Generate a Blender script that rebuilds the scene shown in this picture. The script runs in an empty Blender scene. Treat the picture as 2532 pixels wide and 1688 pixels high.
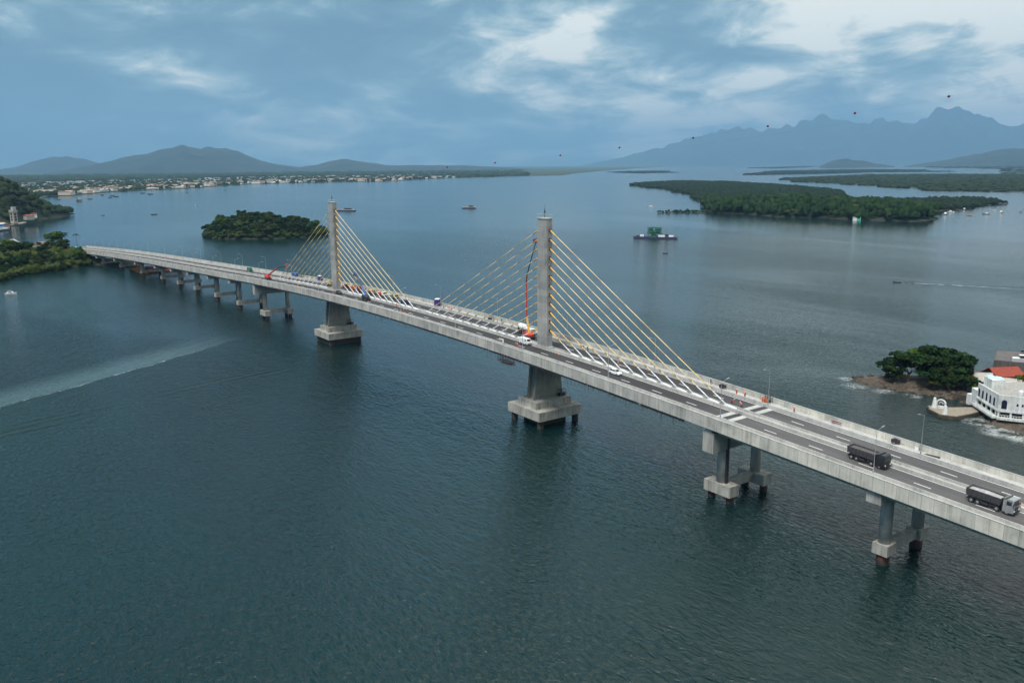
import bpy, math, random
import numpy as np
from mathutils import Vector, Matrix

sc = bpy.context.scene
COL = sc.collection
R = math.radians

# ------------------------------------------------------------------ camera
YAW, PITCH, ROLL = -0.94357, 0.20813, -0.00834
CAM = Vector((207.757, -163.686, 82.79))
F0 = Vector((math.sin(YAW), math.cos(YAW), 0)); R0 = Vector((math.cos(YAW), -math.sin(YAW), 0)); U0 = Vector((0, 0, 1))
FW = F0 * math.cos(PITCH) - U0 * math.sin(PITCH); UP = U0 * math.cos(PITCH) + F0 * math.sin(PITCH)
RT = R0 * math.cos(ROLL) + UP * math.sin(ROLL); UP2 = UP * math.cos(ROLL) - R0 * math.sin(ROLL)
cd = bpy.data.cameras.new('camera'); cam = bpy.data.objects.new('camera', cd); COL.objects.link(cam)
M = Matrix((RT, UP2, -FW)).transposed().to_4x4(); M.translation = CAM
cam.matrix_world = M
cd.sensor_width = 36; cd.lens = 36 * 2062.79 / 2532
cd.clip_start = 0.5; cd.clip_end = 200000
sc.camera = cam

# ------------------------------------------------------------------ world, sun, exposure
SUN_EL, SUN_AZ = 60.0, -75.0        # azimuth from +x towards +y
w = bpy.data.worlds.new('World'); sc.world = w; w.use_nodes = True
nt = w.node_tree; N = nt.nodes; L = nt.links; N.clear()
out = N.new('ShaderNodeOutputWorld'); bg = N.new('ShaderNodeBackground'); bg.inputs[1].default_value = 0.15
sky = N.new('ShaderNodeTexSky'); sky.sky_type = 'NISHITA'; sky.sun_disc = False
sky.sun_elevation = R(SUN_EL); sky.sun_rotation = R(90 - SUN_AZ); sky.altitude = 0; sky.air_density = 1.0; sky.dust_density = 2.0
tc = N.new('ShaderNodeTexCoord'); sep = N.new('ShaderNodeSeparateXYZ'); L.new(tc.outputs['Generated'], sep.inputs[0])
def wm(op, a, b=None, clamp=False):
    n = N.new('ShaderNodeMath'); n.operation = op; n.use_clamp = clamp
    for i, v in enumerate((a, b)):
        if v is None: continue
        if isinstance(v, (int, float)): n.inputs[i].default_value = v
        else: L.new(v, n.inputs[i])
    return n.outputs[0]
def wramp(v, stops, interp='EASE'):
    r = N.new('ShaderNodeValToRGB'); r.color_ramp.interpolation = interp
    e = r.color_ramp.elements
    e[0].position, e[0].color = stops[0][0], stops[0][1]
    e[1].position, e[1].color = stops[-1][0], stops[-1][1]
    for p, c in stops[1:-1]:
        k = e.new(p); k.color = c
    L.new(v, r.inputs[0]); return r.outputs[0]
def g(v): return (v, v, v, 1)
zc = wm('MAXIMUM', sep.outputs[2], 0.0)
den = wm('ADD', zc, 0.17)
cx = wm('DIVIDE', sep.outputs[0], den); cy = wm('DIVIDE', sep.outputs[1], den)
cv = N.new('ShaderNodeCombineXYZ'); L.new(cx, cv.inputs[0]); L.new(cy, cv.inputs[1])
dv = N.new('ShaderNodeCombineXYZ'); L.new(sep.outputs[0], dv.inputs[0]); L.new(sep.outputs[1], dv.inputs[1]); L.new(wm('MULTIPLY', sep.outputs[2], 2.6), dv.inputs[2])
def wnoise(scale, detail, rough, dist, off=(0, 0, 0), sx=1, sy=1, rot=0, src=None):
    mp = N.new('ShaderNodeMapping'); mp.inputs['Location'].default_value = off; mp.inputs['Scale'].default_value = (sx, sy, 1)
    mp.inputs['Rotation'].default_value = (0, 0, rot)
    L.new((src or cv).outputs[0], mp.inputs[0])
    n = N.new('ShaderNodeTexNoise'); n.inputs['Scale'].default_value = scale; n.inputs['Detail'].default_value = detail
    n.inputs['Roughness'].default_value = rough; n.inputs['Distortion'].default_value = dist
    L.new(mp.outputs[0], n.inputs['Vector']); return n.outputs['Fac']
big = wnoise(0.75, 6, 0.52, 0.3, (3.1, 1.7, 0))
mid = wnoise(3.6, 8, 0.56, 0.5, (0.4, 5.2, 2), src=dv)
fine = wnoise(10.0, 8, 0.6, 0.5, (7, 2, 5), src=dv)
# brightness towards the north-east where the cloud is thinnest
az = wm('ADD', wm('MULTIPLY', sep.outputs[0], 0.62), wm('MULTIPLY', sep.outputs[1], 0.78))   # 1 towards bright side
bright = wm('ADD', wm('MULTIPLY', az, 0.36), 0.43)
m = wm('ADD', wm('MULTIPLY', big, 0.55), wm('ADD', wm('MULTIPLY', mid, 0.33), wm('MULTIPLY', fine, 0.32)))
m = wm('ADD', wm('MULTIPLY', wm('SUBTRACT', m, 0.60), 2.2), 0.515)
m = wm('ADD', m, wm('MULTIPLY', wm('SUBTRACT', bright, 0.42), 0.62))
m = wm('ADD', m, wm('MULTIPLY', zc, 0.07))
cloudcol = wramp(m, [(0.32, (.70, 1.30, 1.80, 1)), (0.46, (.95, 1.62, 2.10, 1)), (0.53, (1.45, 2.20, 2.58, 1)), (0.60, (2.6, 3.2, 3.3, 1)), (0.69, (4.9, 4.95, 4.55, 1))], 'LINEAR')






top = N.new('ShaderNodeMix'); top.data_type = 'RGBA'; L.new(wramp(zc, [(.70, g(0)), (.90, g(1))], 'LINEAR'), top.inputs[0]); L.new(cloudcol, top.inputs[6]); top.inputs[7].default_value = (9, 9.2, 9.0, 1)
cloudcol = top.outputs[2]
mix = N.new('ShaderNodeMix'); mix.data_type = 'RGBA'
mix.inputs[0].default_value = 0.965
L.new(sky.outputs[0], mix.inputs[6]); L.new(cloudcol, mix.inputs[7])
L.new(mix.outputs[2], bg.inputs[0]); L.new(bg.outputs[0], out.inputs[0])

sd = bpy.data.lights.new('sun', 'SUN'); sd.energy = 2.3; sd.angle = R(20); sd.color = (1.0, 0.95, 0.88)
sun = bpy.data.objects.new('sun', sd); COL.objects.link(sun)
sv = Vector((math.cos(R(SUN_EL)) * math.cos(R(SUN_AZ)), math.cos(R(SUN_EL)) * math.sin(R(SUN_AZ)), math.sin(R(SUN_EL))))
sun.rotation_euler = sv.to_track_quat('Z', 'Y').to_euler()
sc.view_settings.view_transform = 'Standard'; sc.view_settings.look = 'None'; sc.view_settings.exposure = 0.62; sc.view_settings.gamma = 1
sc.cycles.volume_bounces = 1; sc.cycles.max_bounces = 6; sc.cycles.glossy_bounces = 3; sc.cycles.diffuse_bounces = 3
sc.cycles.transparent_max_bounces = 12; sc.cycles.use_denoising = True; sc.cycles.caustics_reflective = False

# ------------------------------------------------------------------ mesh helpers
class MB:
    def __init__(s): s.v = []; s.f = []; s.n = 0
    def add(s, vs, fs):
        k = s.n; s.v.extend([tuple(p) for p in vs]); s.n += len(vs)
        s.f.extend([tuple(i + k for i in f) for f in fs]); return s
    def box(s, x0, x1, y0, y1, z0, z1):
        return s.add([(x0,y0,z0),(x1,y0,z0),(x1,y1,z0),(x0,y1,z0),(x0,y0,z1),(x1,y0,z1),(x1,y1,z1),(x0,y1,z1)],
                     [(0,3,2,1),(4,5,6,7),(0,1,5,4),(1,2,6,5),(2,3,7,6),(3,0,4,7)])
    def taper(s, b, t):   # b, t: (x0,x1,y0,y1,z)
        return s.add([(b[0],b[2],b[4]),(b[1],b[2],b[4]),(b[1],b[3],b[4]),(b[0],b[3],b[4]),(t[0],t[2],t[4]),(t[1],t[2],t[4]),(t[1],t[3],t[4]),(t[0],t[3],t[4])],
                     [(0,3,2,1),(4,5,6,7),(0,1,5,4),(1,2,6,5),(2,3,7,6),(3,0,4,7)])
    def tube(s, p0, p1, r0, r1=None, n=8, cap=True):
        r1 = r0 if r1 is None else r1
        p0 = Vector(p0); p1 = Vector(p1); d = (p1 - p0)
        if d.length < 1e-6: return s
        q = d.to_track_quat('Z', 'Y'); vs = []
        for p, r in ((p0, r0), (p1, r1)):
            for i in range(n):
                a = 2 * math.pi * i / n; vs.append(p + q @ Vector((r * math.cos(a), r * math.sin(a), 0)))
        fs = [(i, (i + 1) % n, n + (i + 1) % n, n + i) for i in range(n)]
        if cap: fs += [tuple(range(n - 1, -1, -1)), tuple(range(n, 2 * n))]
        return s.add(vs, fs)
    def lathe(s, prof, c=(0, 0, 0), n=12):
        vs = []; 
        for r, z in prof:
            for i in range(n):
                a = 2 * math.pi * i / n; vs.append((c[0] + r * math.cos(a), c[1] + r * math.sin(a), c[2] + z))
        fs = []
        for k in range(len(prof) - 1):
            for i in range(n):
                j = (i + 1) % n; fs.append((k * n + i, k * n + j, (k + 1) * n + j, (k + 1) * n + i))
        fs += [tuple(range(n - 1, -1, -1)), tuple(range((len(prof) - 1) * n, len(prof) * n))]
        return s.add(vs, fs)
    def prism(s, poly, z0, z1):
        n = len(poly); vs = [(x, y, z0) for x, y in poly] + [(x, y, z1) for x, y in poly]
        fs = [tuple(range(n - 1, -1, -1)), tuple(range(n, 2 * n))] + [(i, (i + 1) % n, n + (i + 1) % n, n + i) for i in range(n)]
        return s.add(vs, fs)
    def side(s, poly, y0, y1):      # outline in xz extruded along y
        n = len(poly); vs = [(x, y0, z) for x, z in poly] + [(x, y1, z) for x, z in poly]
        fs = [tuple(range(n)), tuple(range(2 * n - 1, n - 1, -1))] + [((i + 1) % n, i, n + i, n + (i + 1) % n) for i in range(n)]
        return s.add(vs, fs)
    def loft(s, secs, closed=True):  # list of rings
        n = len(secs[0]); vs = [p for r in secs for p in r]; fs = []
        for k in range(len(secs) - 1):
            for i in range(n):
                j = (i + 1) % n; fs.append((k * n + i, k * n + j, (k + 1) * n + j, (k + 1) * n + i))
        if closed: fs += [tuple(range(n - 1, -1, -1)), tuple(range((len(secs) - 1) * n, len(secs) * n))]
        return s.add(vs, fs)
    def ball(s, c, r, sz=None, n=8, m=6):
        sz = sz or (1, 1, 1); prof = [(math.sin(math.pi * (k + .02) / (m + .04)), -math.cos(math.pi * (k + .02) / (m + .04))) for k in range(m + 1)]
        vs = []; 
        for rr, z in prof:
            for i in range(n):
                a = 2 * math.pi * i / n; vs.append((c[0] + r * sz[0] * rr * math.cos(a), c[1] + r * sz[1] * rr * math.sin(a), c[2] + r * sz[2] * z))
        fs = []
        for k in range(m):
            for i in range(n):
                j = (i + 1) % n; fs.append((k * n + i, k * n + j, (k + 1) * n + j, (k + 1) * n + i))
        return s.add(vs, fs)
    def mesh(s, name):
        me = bpy.data.meshes.new(name); me.from_pydata(s.v, [], s.f); me.validate(); me.update(); return me
    def build(s, name, mat, parent=None, smooth=False):
        me = s.mesh(name); return link(name, me, mat, parent, smooth)
def link(name, me, mat, parent=None, smooth=False):
    if mat and not me.materials: me.materials.append(mat)
    if smooth: me.polygons.foreach_set('use_smooth', [True] * len(me.polygons))
    o = bpy.data.objects.new(name, me); COL.objects.link(o)
    if parent: o.parent = parent
    return o
def npmesh(name, v, f, mat, smooth=False):
    me = bpy.data.meshes.new(name); v = np.asarray(v, np.float32); f = np.asarray(f, np.int32); k = f.shape[1]
    me.vertices.add(len(v)); me.vertices.foreach_set('co', v.ravel())
    me.loops.add(f.size); me.loops.foreach_set('vertex_index', f.ravel())
    me.polygons.add(len(f)); me.polygons.foreach_set('loop_start', np.arange(0, f.size, k, dtype=np.int32)); me.polygons.foreach_set('loop_total', np.full(len(f), k, np.int32))
    if smooth: me.polygons.foreach_set('use_smooth', np.ones(len(f), bool))
    me.update(calc_edges=True); me.materials.append(mat); return me
def tag(o, label=None, cat=None, group=None, kind=None):
    if label: o['label'] = label
    if cat: o['category'] = cat
    if group: o['group'] = group
    if kind: o['kind'] = kind
    return o
def empty(name, loc=(0, 0, 0), rz=0, label=None, cat=None, group=None):
    o = bpy.data.objects.new(name, None); COL.objects.link(o); o.location = loc; o.rotation_euler = (0, 0, rz)
    o.empty_display_size = 0.5
    return tag(o, label, cat, group)
def copy_tree(o, parent=None, loc=None, rz=None, label=None):
    c = o.copy(); COL.objects.link(c); c.parent = parent
    for ch in list(o.children): copy_tree(ch, c)
    if loc is not None: c.location = loc
    if rz is not None: c.rotation_euler = (0, 0, rz)
    if label: c['label'] = label
    return c

# ------------------------------------------------------------------ material helpers
class NB:
    def __init__(s, name):
        s.m = bpy.data.materials.new(name); s.m.use_nodes = True; s.nt = s.m.node_tree; s.N = s.nt.nodes; s.L = s.nt.links
        s.b = s.N['Principled BSDF']; s.tc = s.N.new('ShaderNodeTexCoord')
    def coord(s, scale=(1, 1, 1), rot=(0, 0, 0), world=False):
        mp = s.N.new('ShaderNodeMapping'); mp.inputs['Scale'].default_value = scale; mp.inputs['Rotation'].default_value = rot
        if world:
            gm = s.N.new('ShaderNodeNewGeometry'); s.L.new(gm.outputs['Position'], mp.inputs[0])
        else: s.L.new(s.tc.outputs['Object'], mp.inputs[0])
        return mp.outputs[0]
    def noise(s, co, scale, detail=4, rough=.55, dist=0):
        n = s.N.new('ShaderNodeTexNoise'); n.inputs['Scale'].default_value = scale; n.inputs['Detail'].default_value = detail
        n.inputs['Roughness'].default_value = rough; n.inputs['Distortion'].default_value = dist; s.L.new(co, n.inputs['Vector']); return n.outputs['Fac']
    def math(s, op, a, b=None, clamp=False):
        n = s.N.new('ShaderNodeMath'); n.operation = op; n.use_clamp = clamp
        for i, v in enumerate((a, b)):
            if v is None: continue
            if isinstance(v, (int, float)): n.inputs[i].default_value = v
            else: s.L.new(v, n.inputs[i])
        return n.outputs[0]
    def ramp(s, v, stops, interp='LINEAR'):
        r = s.N.new('ShaderNodeValToRGB'); r.color_ramp.interpolation = interp; e = r.color_ramp.elements
        e[0].position, e[0].color = stops[0]; e[1].position, e[1].color = stops[-1]
        for p, c in stops[1:-1]: e.new(p).color = c
        s.L.new(v, r.inputs[0]); return r.outputs[0]
    def mix(s, fac, a, b, mode='MIX'):
        n = s.N.new('ShaderNodeMix'); n.data_type = 'RGBA'; n.blend_type = mode
        for i, v in ((0, fac), (6, a), (7, b)):
            if isinstance(v, (int, float)): n.inputs[i].default_value = v
            elif isinstance(v, tuple): n.inputs[i].default_value = v
            else: s.L.new(v, n.inputs[i])
        return n.outputs[2]
    def bump(s, h, strength=.3, dist=.1):
        n = s.N.new('ShaderNodeBump'); n.inputs['Strength'].default_value = strength; n.inputs['Distance'].default_value = dist
        s.L.new(h, n.inputs['Height']); s.L.new(n.outputs[0], s.b.inputs['Normal'])
    def set(s, name, v):
        i = s.b.inputs[name]
        if isinstance(v, (int, float, tuple)): i.default_value = v
        else: s.L.new(v, i)
        return s
def c4(c): return (c[0], c[1], c[2], 1)
_pc = {}
def paint(col, rough=.5, metal=0, var=.15, scale=1.5):
    key = (col, rough, metal, var, scale)
    if key in _pc: return _pc[key]
    b = NB('paint'); n = b.noise(b.coord(), scale, 4, .6)
    lo = c4([c * (1 - var) for c in col]); hi = c4([min(1, c * (1 + var)) for c in col])
    b.set('Base Color', b.ramp(n, [(.3, lo), (.7, hi)])).set('Roughness', rough).set('Metallic', metal)
    _pc[key] = b.m; return b.m
def concrete(name, base, streak=.35, panel=0.0, warm=0, seed=0, scale=1.0, form=0.0, newer=None):
    """weathered concrete: cloudy tone, vertical run-off streaks, panel-to-panel tone, board joints"""
    b = NB(name); co = b.coord(); 
    n1 = b.noise(b.coord((.25 * scale,) * 3), 1.0, 5, .6)
    n2 = b.noise(b.coord((1.3, 1.3, .10)), 1.0, 5, .65)
    n3 = b.noise(co, 6, 3, .6)
    v = b.math('ADD', b.math('MULTIPLY', n1, .5), b.math('ADD', b.math('MULTIPLY', n2, streak), b.math('MULTIPLY', n3, .12)))
    lo = c4([c * .50 for c in base]); md = c4(base); hi = c4([min(1, c * 1.28) for c in base])
    m0 = .5 * .5 + .5 * streak + .06
    colr = b.ramp(v, [(m0 - .17, lo), (m0, md), (m0 + .16, hi)])
    if panel:
        sp = b.N.new('ShaderNodeSeparateXYZ'); b.L.new(co, sp.inputs[0])
        q = b.math('DIVIDE', sp.outputs[0], panel); fl = b.math('FLOOR', q)
        wn = b.N.new('ShaderNodeTexWhiteNoise'); wn.noise_dimensions = '1D'; b.L.new(fl, wn.inputs['W'])
        tone = b.ramp(wn.outputs['Value'], [(0, (.84, .86, .88, 1)), (.5, (.96, .97, .98, 1)), (1, (1.07, 1.07, 1.05, 1))])
        colr = b.mix(1.0, colr, tone, 'MULTIPLY')
        fr = b.math('FRACT', q); edge = b.math('LESS_THAN', fr, .022)
        colr = b.mix(b.math('MULTIPLY', edge, .75), colr, (.06, .06, .06, 1))
    if form:
        sp = b.N.new('ShaderNodeSeparateXYZ'); b.L.new(co, sp.inputs[0])
        q = b.math('DIVIDE', sp.outputs[2], form); fl = b.math('FLOOR', q)
        wn = b.N.new('ShaderNodeTexWhiteNoise'); wn.noise_dimensions = '1D'; b.L.new(fl, wn.inputs['W'])
        colr = b.mix(1.0, colr, b.ramp(wn.outputs['Value'], [(0, (.84, .86, .88, 1)), (1, (1.07, 1.07, 1.06, 1))]), 'MULTIPLY')
        fr = b.math('FRACT', q); colr = b.mix(b.math('MULTIPLY', b.math('LESS_THAN', fr, .03), .4), colr, (.08, .08, .08, 1))
    if newer is not None:      # paler, newer concrete beyond this x
        sp = b.N.new('ShaderNodeSeparateXYZ'); b.L.new(co, sp.inputs[0])
        colr = b.mix(b.math('GREATER_THAN', sp.outputs[0], newer), colr, b.mix(1.0, colr, (1.28, 1.26, 1.2, 1), 'MULTIPLY'))
    b.set('Base Color', colr).set('Roughness', .85); b.bump(b.math('ADD', n3, n1), .25, .05); return b.m

M_FASCIA = concrete('fascia_concrete', (.46, .445, .41), .40, panel=2.5, newer=84.0)
M_CONC = concrete('bare_concrete', (.38, .375, .345), .4)
M_LIGHTCONC = concrete('light_concrete', (.40, .40, .385), .35)
M_PYLON = concrete('pylon_concrete', (.34, .335, .32), .3, form=2.2)
M_FOOT = concrete('footing_concrete', (.38, .365, .325), .8)
M_GIRDER = concrete('girder_concrete', (.30, .31, .28), .4)
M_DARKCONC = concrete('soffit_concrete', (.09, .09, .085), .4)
M_WHITE = paint((.78, .78, .78), .5, 0, .05); M_STEELW = paint((.72, .74, .76), .35, .2, .05)
M_YELLOW = paint((.84, .46, .08), .45, 0, .05); M_CREAM = paint((.82, .60, .27), .5, 0, .06)
M_PIERC = concrete('pier_concrete', (.27, .26, .225), .55, form=1.9)
M_DARK = paint((.03, .03, .035), .6); M_STEEL = paint((.42, .44, .46), .4, .6, .1); M_BLACKRUB = paint((.02, .02, .02), .8)
M_GLASS = paint((.02, .03, .04), .08, 0, .02); M_RED = paint((.62, .05, .03), .45); M_ORANGE = paint((.85, .16, .04), .6)

def asphalt():
    b = NB('asphalt'); co = b.coord()
    n1 = b.noise(b.coord((.02, .35, 1)), 1.0, 5, .6); n2 = b.noise(co, 3, 5, .7)
    v = b.math('ADD', b.math('MULTIPLY', n1, .7), b.math('MULTIPLY', n2, .3))
    colr = b.ramp(v, [(.35, (.022, .022, .025, 1)), (.65, (.042, .040, .042, 1))])
    # the approaches are an older, paler grey than the new surfacing of the stayed spans
    sp = b.N.new('ShaderNodeSeparateXYZ'); b.L.new(co, sp.inputs[0])
    old = b.math('DIVIDE', b.math('SUBTRACT', sp.outputs[0], 62), 30, True)
    colr = b.mix(old, colr, b.ramp(v, [(.35, (.062, .060, .062, 1)), (.65, (.10, .096, .096, 1))]))
    b.set('Base Color', colr).set('Roughness', .85); b.bump(n2, .2, .02); return b.m
M_ASPH = asphalt()
M_LINE = paint((.72, .72, .70), .7, 0, .2, 4)
def rusty_pile():
    b = NB('pile_steel'); sp = b.N.new('ShaderNodeSeparateXYZ'); gm = b.N.new('ShaderNodeNewGeometry'); b.L.new(gm.outputs['Position'], sp.inputs[0])
    n = b.noise(b.coord((1, 1, .5)), 1.5, 5, .7)
    h = b.math('ADD', sp.outputs[2], b.math('MULTIPLY', n, 1.2))
    b.set('Base Color', b.ramp(b.math('DIVIDE', h, 4.0), [(.30, (.012, .012, .012, 1)), (.55, (.03, .012, .01, 1)), (.8, (.13, .03, .022, 1))])).set('Roughness', .75)
    b.bump(n, .4, .1); return b.m
M_PILE = rusty_pile()

# ------------------------------------------------------------------ deck path
RC = 3275.0
ZS = np.array([-2.42, -4.48, -6.3, -7.9, -9.3, -10.6, -12, -13.5, -15.2, -17, -17.8, -18.2, -18.4, -18.5])
def zd(s):
    a, b_ = -0.02509, -0.00015
    if s > 80: return a * 80 + b_ * 6400 + (a + 2 * b_ * 80) * (s - 80)
    if s < -240: return float(np.interp(-240 - s, np.arange(len(ZS)) * 50, ZS))
    return a * s + b_ * s * s
def P(s, off=0.0, h=0.0):
    t = max(0.0, -240 - s); th = t / RC
    x = s if s >= -240 else -240 - RC * math.sin(th); y = 0 if s >= -240 else -RC * (1 - math.cos(th))
    return (x - 0 + off * (math.sin(-th)), y + off * math.cos(th), 25.5 - .67 + zd(s) + h)
def head(s): return math.atan2(-(-math.sin(max(0, -240 - s) / RC)), math.cos(max(0, -240 - s) / RC))
def stations(a, b, st=4.0):
    n = max(1, int(math.ceil((b - a) / st))); return [a + (b - a) * i / n for i in range(n + 1)]
def sweep(mb, sec, a, b, st=4.0): mb.loft([[P(s, o, h) for o, h in sec] for s in stations(a, b, st)]); return mb
def rect(o0, o1, h0, h1): return [(o0, h0), (o1, h0), (o1, h1), (o0, h1)]
SA, SB = -700.0, 330.0
bridge = empty('cable_stayed_bridge', (0, 0, 0), 0, 'long grey concrete cable-stayed bridge with two pylons crossing the bay', 'bridge')
sweep(MB(), rect(-12.75, 12.75, -.30, -.03), SA, SB).build('deck_slab', M_CONC, bridge)
for sg in (-1, 1):
    o0, o1 = sorted((sg * 1.22, sg * 8.9))
    sweep(MB(), rect(o0, o1, -.028, 0), SA, SB).build('road_surface', M_ASPH, bridge)
    e = MB()
    for oo in (1.5, 8.45):
        a0, a1 = sorted((sg * (oo - .11), sg * (oo + .11)))
        sweep(e, rect(a0, a1, .001, .012), SA, SB)
    e.build('edge_line', M_LINE, bridge)
    d = MB(); s = -690.0
    while s < 325:
        if not 75 < s < 82: sweep(d, rect(sg * 5.25 - .10, sg * 5.25 + .10, .001, .012), s - .6, s + 2.9)
        s += 12.2
    tag(d.build('lane_dash', M_LINE, bridge), kind='stuff')
    sweep(MB(), [(sg * 8.9, 0), (sg * 9.3, 0), (sg * 9.22, .85), (sg * 9.02, .85)][::sg], SA, SB).build('inner_barrier', M_LIGHTCONC, bridge)
    o0, o1 = sorted((sg * 9.3, sg * 12.72))
    sweep(MB(), rect(o0, o1, -.02, .2), SA, SB).build('walkway', M_LIGHTCONC if sg > 0 else M_CONC, bridge)
    o0, o1 = sorted((sg * 12.75, sg * 13.0))
    f = sweep(MB(), rect(o0, o1, -1.45, 1.52), SA, SB).build('fascia_parapet', M_FASCIA, bridge)
    o0, o1 = sorted((sg * 12.70, sg * 13.05))
    sweep(MB(), rect(o0, o1, 1.522, 1.60), SA, SB).build('coping', M_LIGHTCONC, f)
    for a, b_ in ((SA, -242), (82, SB)):      # longitudinal girders of the approaches
        for off in (11.3, 6.6, 2.2):
            sweep(MB(), rect(sg * off - .35, sg * off + .35, -2.55, -.31), a, b_).build('girder', M_GIRDER, bridge)
sweep(MB(), rect(-1.2, 1.2, -.02, .22), SA, SB).build('median_slab', M_CONC, bridge)
for sg in (-1, 1):
    sweep(MB(), [(sg * .95, .22), (sg * 1.2, .22), (sg * 1.15, .75), (sg * 1.0, .75)][::sg], SA, SB).build('median_barrier', M_LIGHTCONC, bridge)
# box of the stayed spans and the dark form strip still hanging under both edges
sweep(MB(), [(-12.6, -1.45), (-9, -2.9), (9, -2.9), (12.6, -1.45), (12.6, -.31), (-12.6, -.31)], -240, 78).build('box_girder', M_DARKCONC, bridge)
rnd = random.Random(4)
for sg in (-1, 1):
    fs = MB()
    s = -236.0
    while s < 70:
        ln = rnd.uniform(7, 15)
        sweep(fs, rect(sg * 12.7 - .12, sg * 12.7 + .12, -1.95 - rnd.uniform(0, .25), -1.452), s, min(72, s + ln - rnd.uniform(.3, 1.2))); s += ln
    fs.build('form_strip', M_DARK, bridge)
rods = MB(); s = -130.0
while s < 68:
    for _ in range(rnd.randint(1, 3)):
        p = P(s + rnd.uniform(0, 1.4), -12.75, -1.95); ln = rnd.choice((.6, .9, 1.3, 2.0)) * rnd.uniform(.7, 1.3)
        rods.tube(p, (p[0] + rnd.uniform(-.1, .1), p[1] + rnd.uniform(-.1, .1), p[2] - ln), .035, n=4)
    s += rnd.uniform(.9, 2.6)
tag(rods.build('hanging_rod', M_DARK, bridge), kind='stuff')
# expansion joints across the carriageways
for js, sg0 in ((80.0, 1), (-240.0, -1)):
    for sg in (-1, 1):
        j = MB()
        for a, b_ in ((-2.5, -.9), (.9, 2.5)):
            o0, o1 = sorted((sg * 1.3, sg * 8.7)); sweep(j, rect(o0, o1, .013, .022), js + a, js + b_)
        jo = j.build('expansion_joint', M_LIGHTCONC, bridge)
        sweep(MB(), rect(o0, o1, .013, .018), js - .7, js + .7).build('joint_gap', M_DARK, jo)

# ---- pylons
def pylon(x):
    zb = P(x)[2]; top = 66.2 + (0.2 if x < 0 else 0)
    hx0, hx1, hy = 2.6, 2.5, 1.05
    m = MB().taper((-hx0, hx0, -hy, hy, zb - .2), (-hx1, hx1, -hy * .95, hy * .95, top))
    py = m.build('pylon', M_PYLON, bridge); py.location = (x, 0, 0)
    MB().box(-hx1 - .12, hx1 + .12, -hy - .12, hy + .12, top, top + .35).build('pylon_cap', M_LIGHTCONC, py)
    rl = MB()
    for a in range(6):
        for sy in (-1, 1): rl.tube((-hx1 + a * hx1 * .4, sy * hy, top + .35), (-hx1 + a * hx1 * .4, sy * hy, top + 1.4), .03, n=4)
    for sy in (-1, 1): rl.tube((-hx1, sy * hy, top + 1.4), (hx1, sy * hy, top + 1.4), .03, n=4)
    for sx in (-1, 1): rl.tube((sx * hx1, -hy, top + 1.4), (sx * hx1, hy, top + 1.4), .03, n=4)
    rl.build('top_railing', M_STEEL, py)
    mm = MB().tube((0, 0, top + .35), (0, 0, top + 3.4), .09, n=6).box(-.2, .2, -.2, .2, top + 2.0, top + 2.5).tube((0, 0, top + 3.4), (0, 0, top + 4.6), .03, n=4)
    mm.build('lightning_mast', M_DARK, py)
    # plinth where the shaft meets the median
    MB().box(-3.2, 3.2, -1.22, 1.22, zb + .225, zb + .75).build('shaft_plinth', M_LIGHTCONC, py)
    return py
def stays(x0):
    for sg in (1, -1):
        for i in range(12):
            xa = x0 + sg * (13.99 + 5.524 * i); zf = P(xa)[2] + .62
            za = 25.5 + (zd(x0)) + 5.49 + 2.8895 * i
            a = Vector((x0 + sg * 2.75, 0, za)); f = Vector((xa, 0, zf)); d = (f - a); Ln = d.length; u = d / Ln
            def at(t): return a + u * t
            # slight sag, in pieces
            pts = []
            for k in range(7):
                t = 3.8 + (Ln - 8.0 - 3.8) * k / 6; q = at(t); q.z -= .0016 * Ln * 4 * (k / 6) * (1 - k / 6) * .6; pts.append(q)
            cb = MB()
            for k in range(6): cb.tube(pts[k], pts[k + 1], .112, n=8)
            cb.tube(at(Ln - 8.0), at(Ln - 5.2), .112, n=8)
            st = cb.build('stay_cable', M_CREAM, bridge, True)
            MB().tube(at(.1), at(3.9), .20, .17, n=8).build('upper_sleeve', M_YELLOW, st, True)
            MB().tube(at(Ln - 8.3), at(Ln - 7.5), .26, n=8).build('damper_collar', M_DARKY, st, True)
            MB().tube(at(Ln - 5.4), at(Ln - .1), .17, n=8).build('lower_sleeve', M_STEELW, st, True)
            MB().box(x0 + sg * 2.5 - .35, x0 + sg * 2.5 + .35, -.36, .36, za - .42, za + .38).build('anchor_socket', M_DARK, st)
            b = MB()
            z0 = P(xa)[2] + .221
            b.side([(xa - 1.0, z0), (xa + 2.9, z0), (xa + 2.9, z0 + .25), (xa + .6, z0 + .55), (xa - .6, z0 + .62), (xa - 1.0, z0 + .3)], -.35, .35)
            b.build('anchor_block', M_WHITE, st)
M_DPILE = paint((.022, .018, .016), .8, 0, .4)
M_DARKY = paint((.30, .26, .12), .6)
def rings(prof):   # tapered H shaped leg: flanges at +-x with a recessed web facing -y and +y
    return prof
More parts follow.
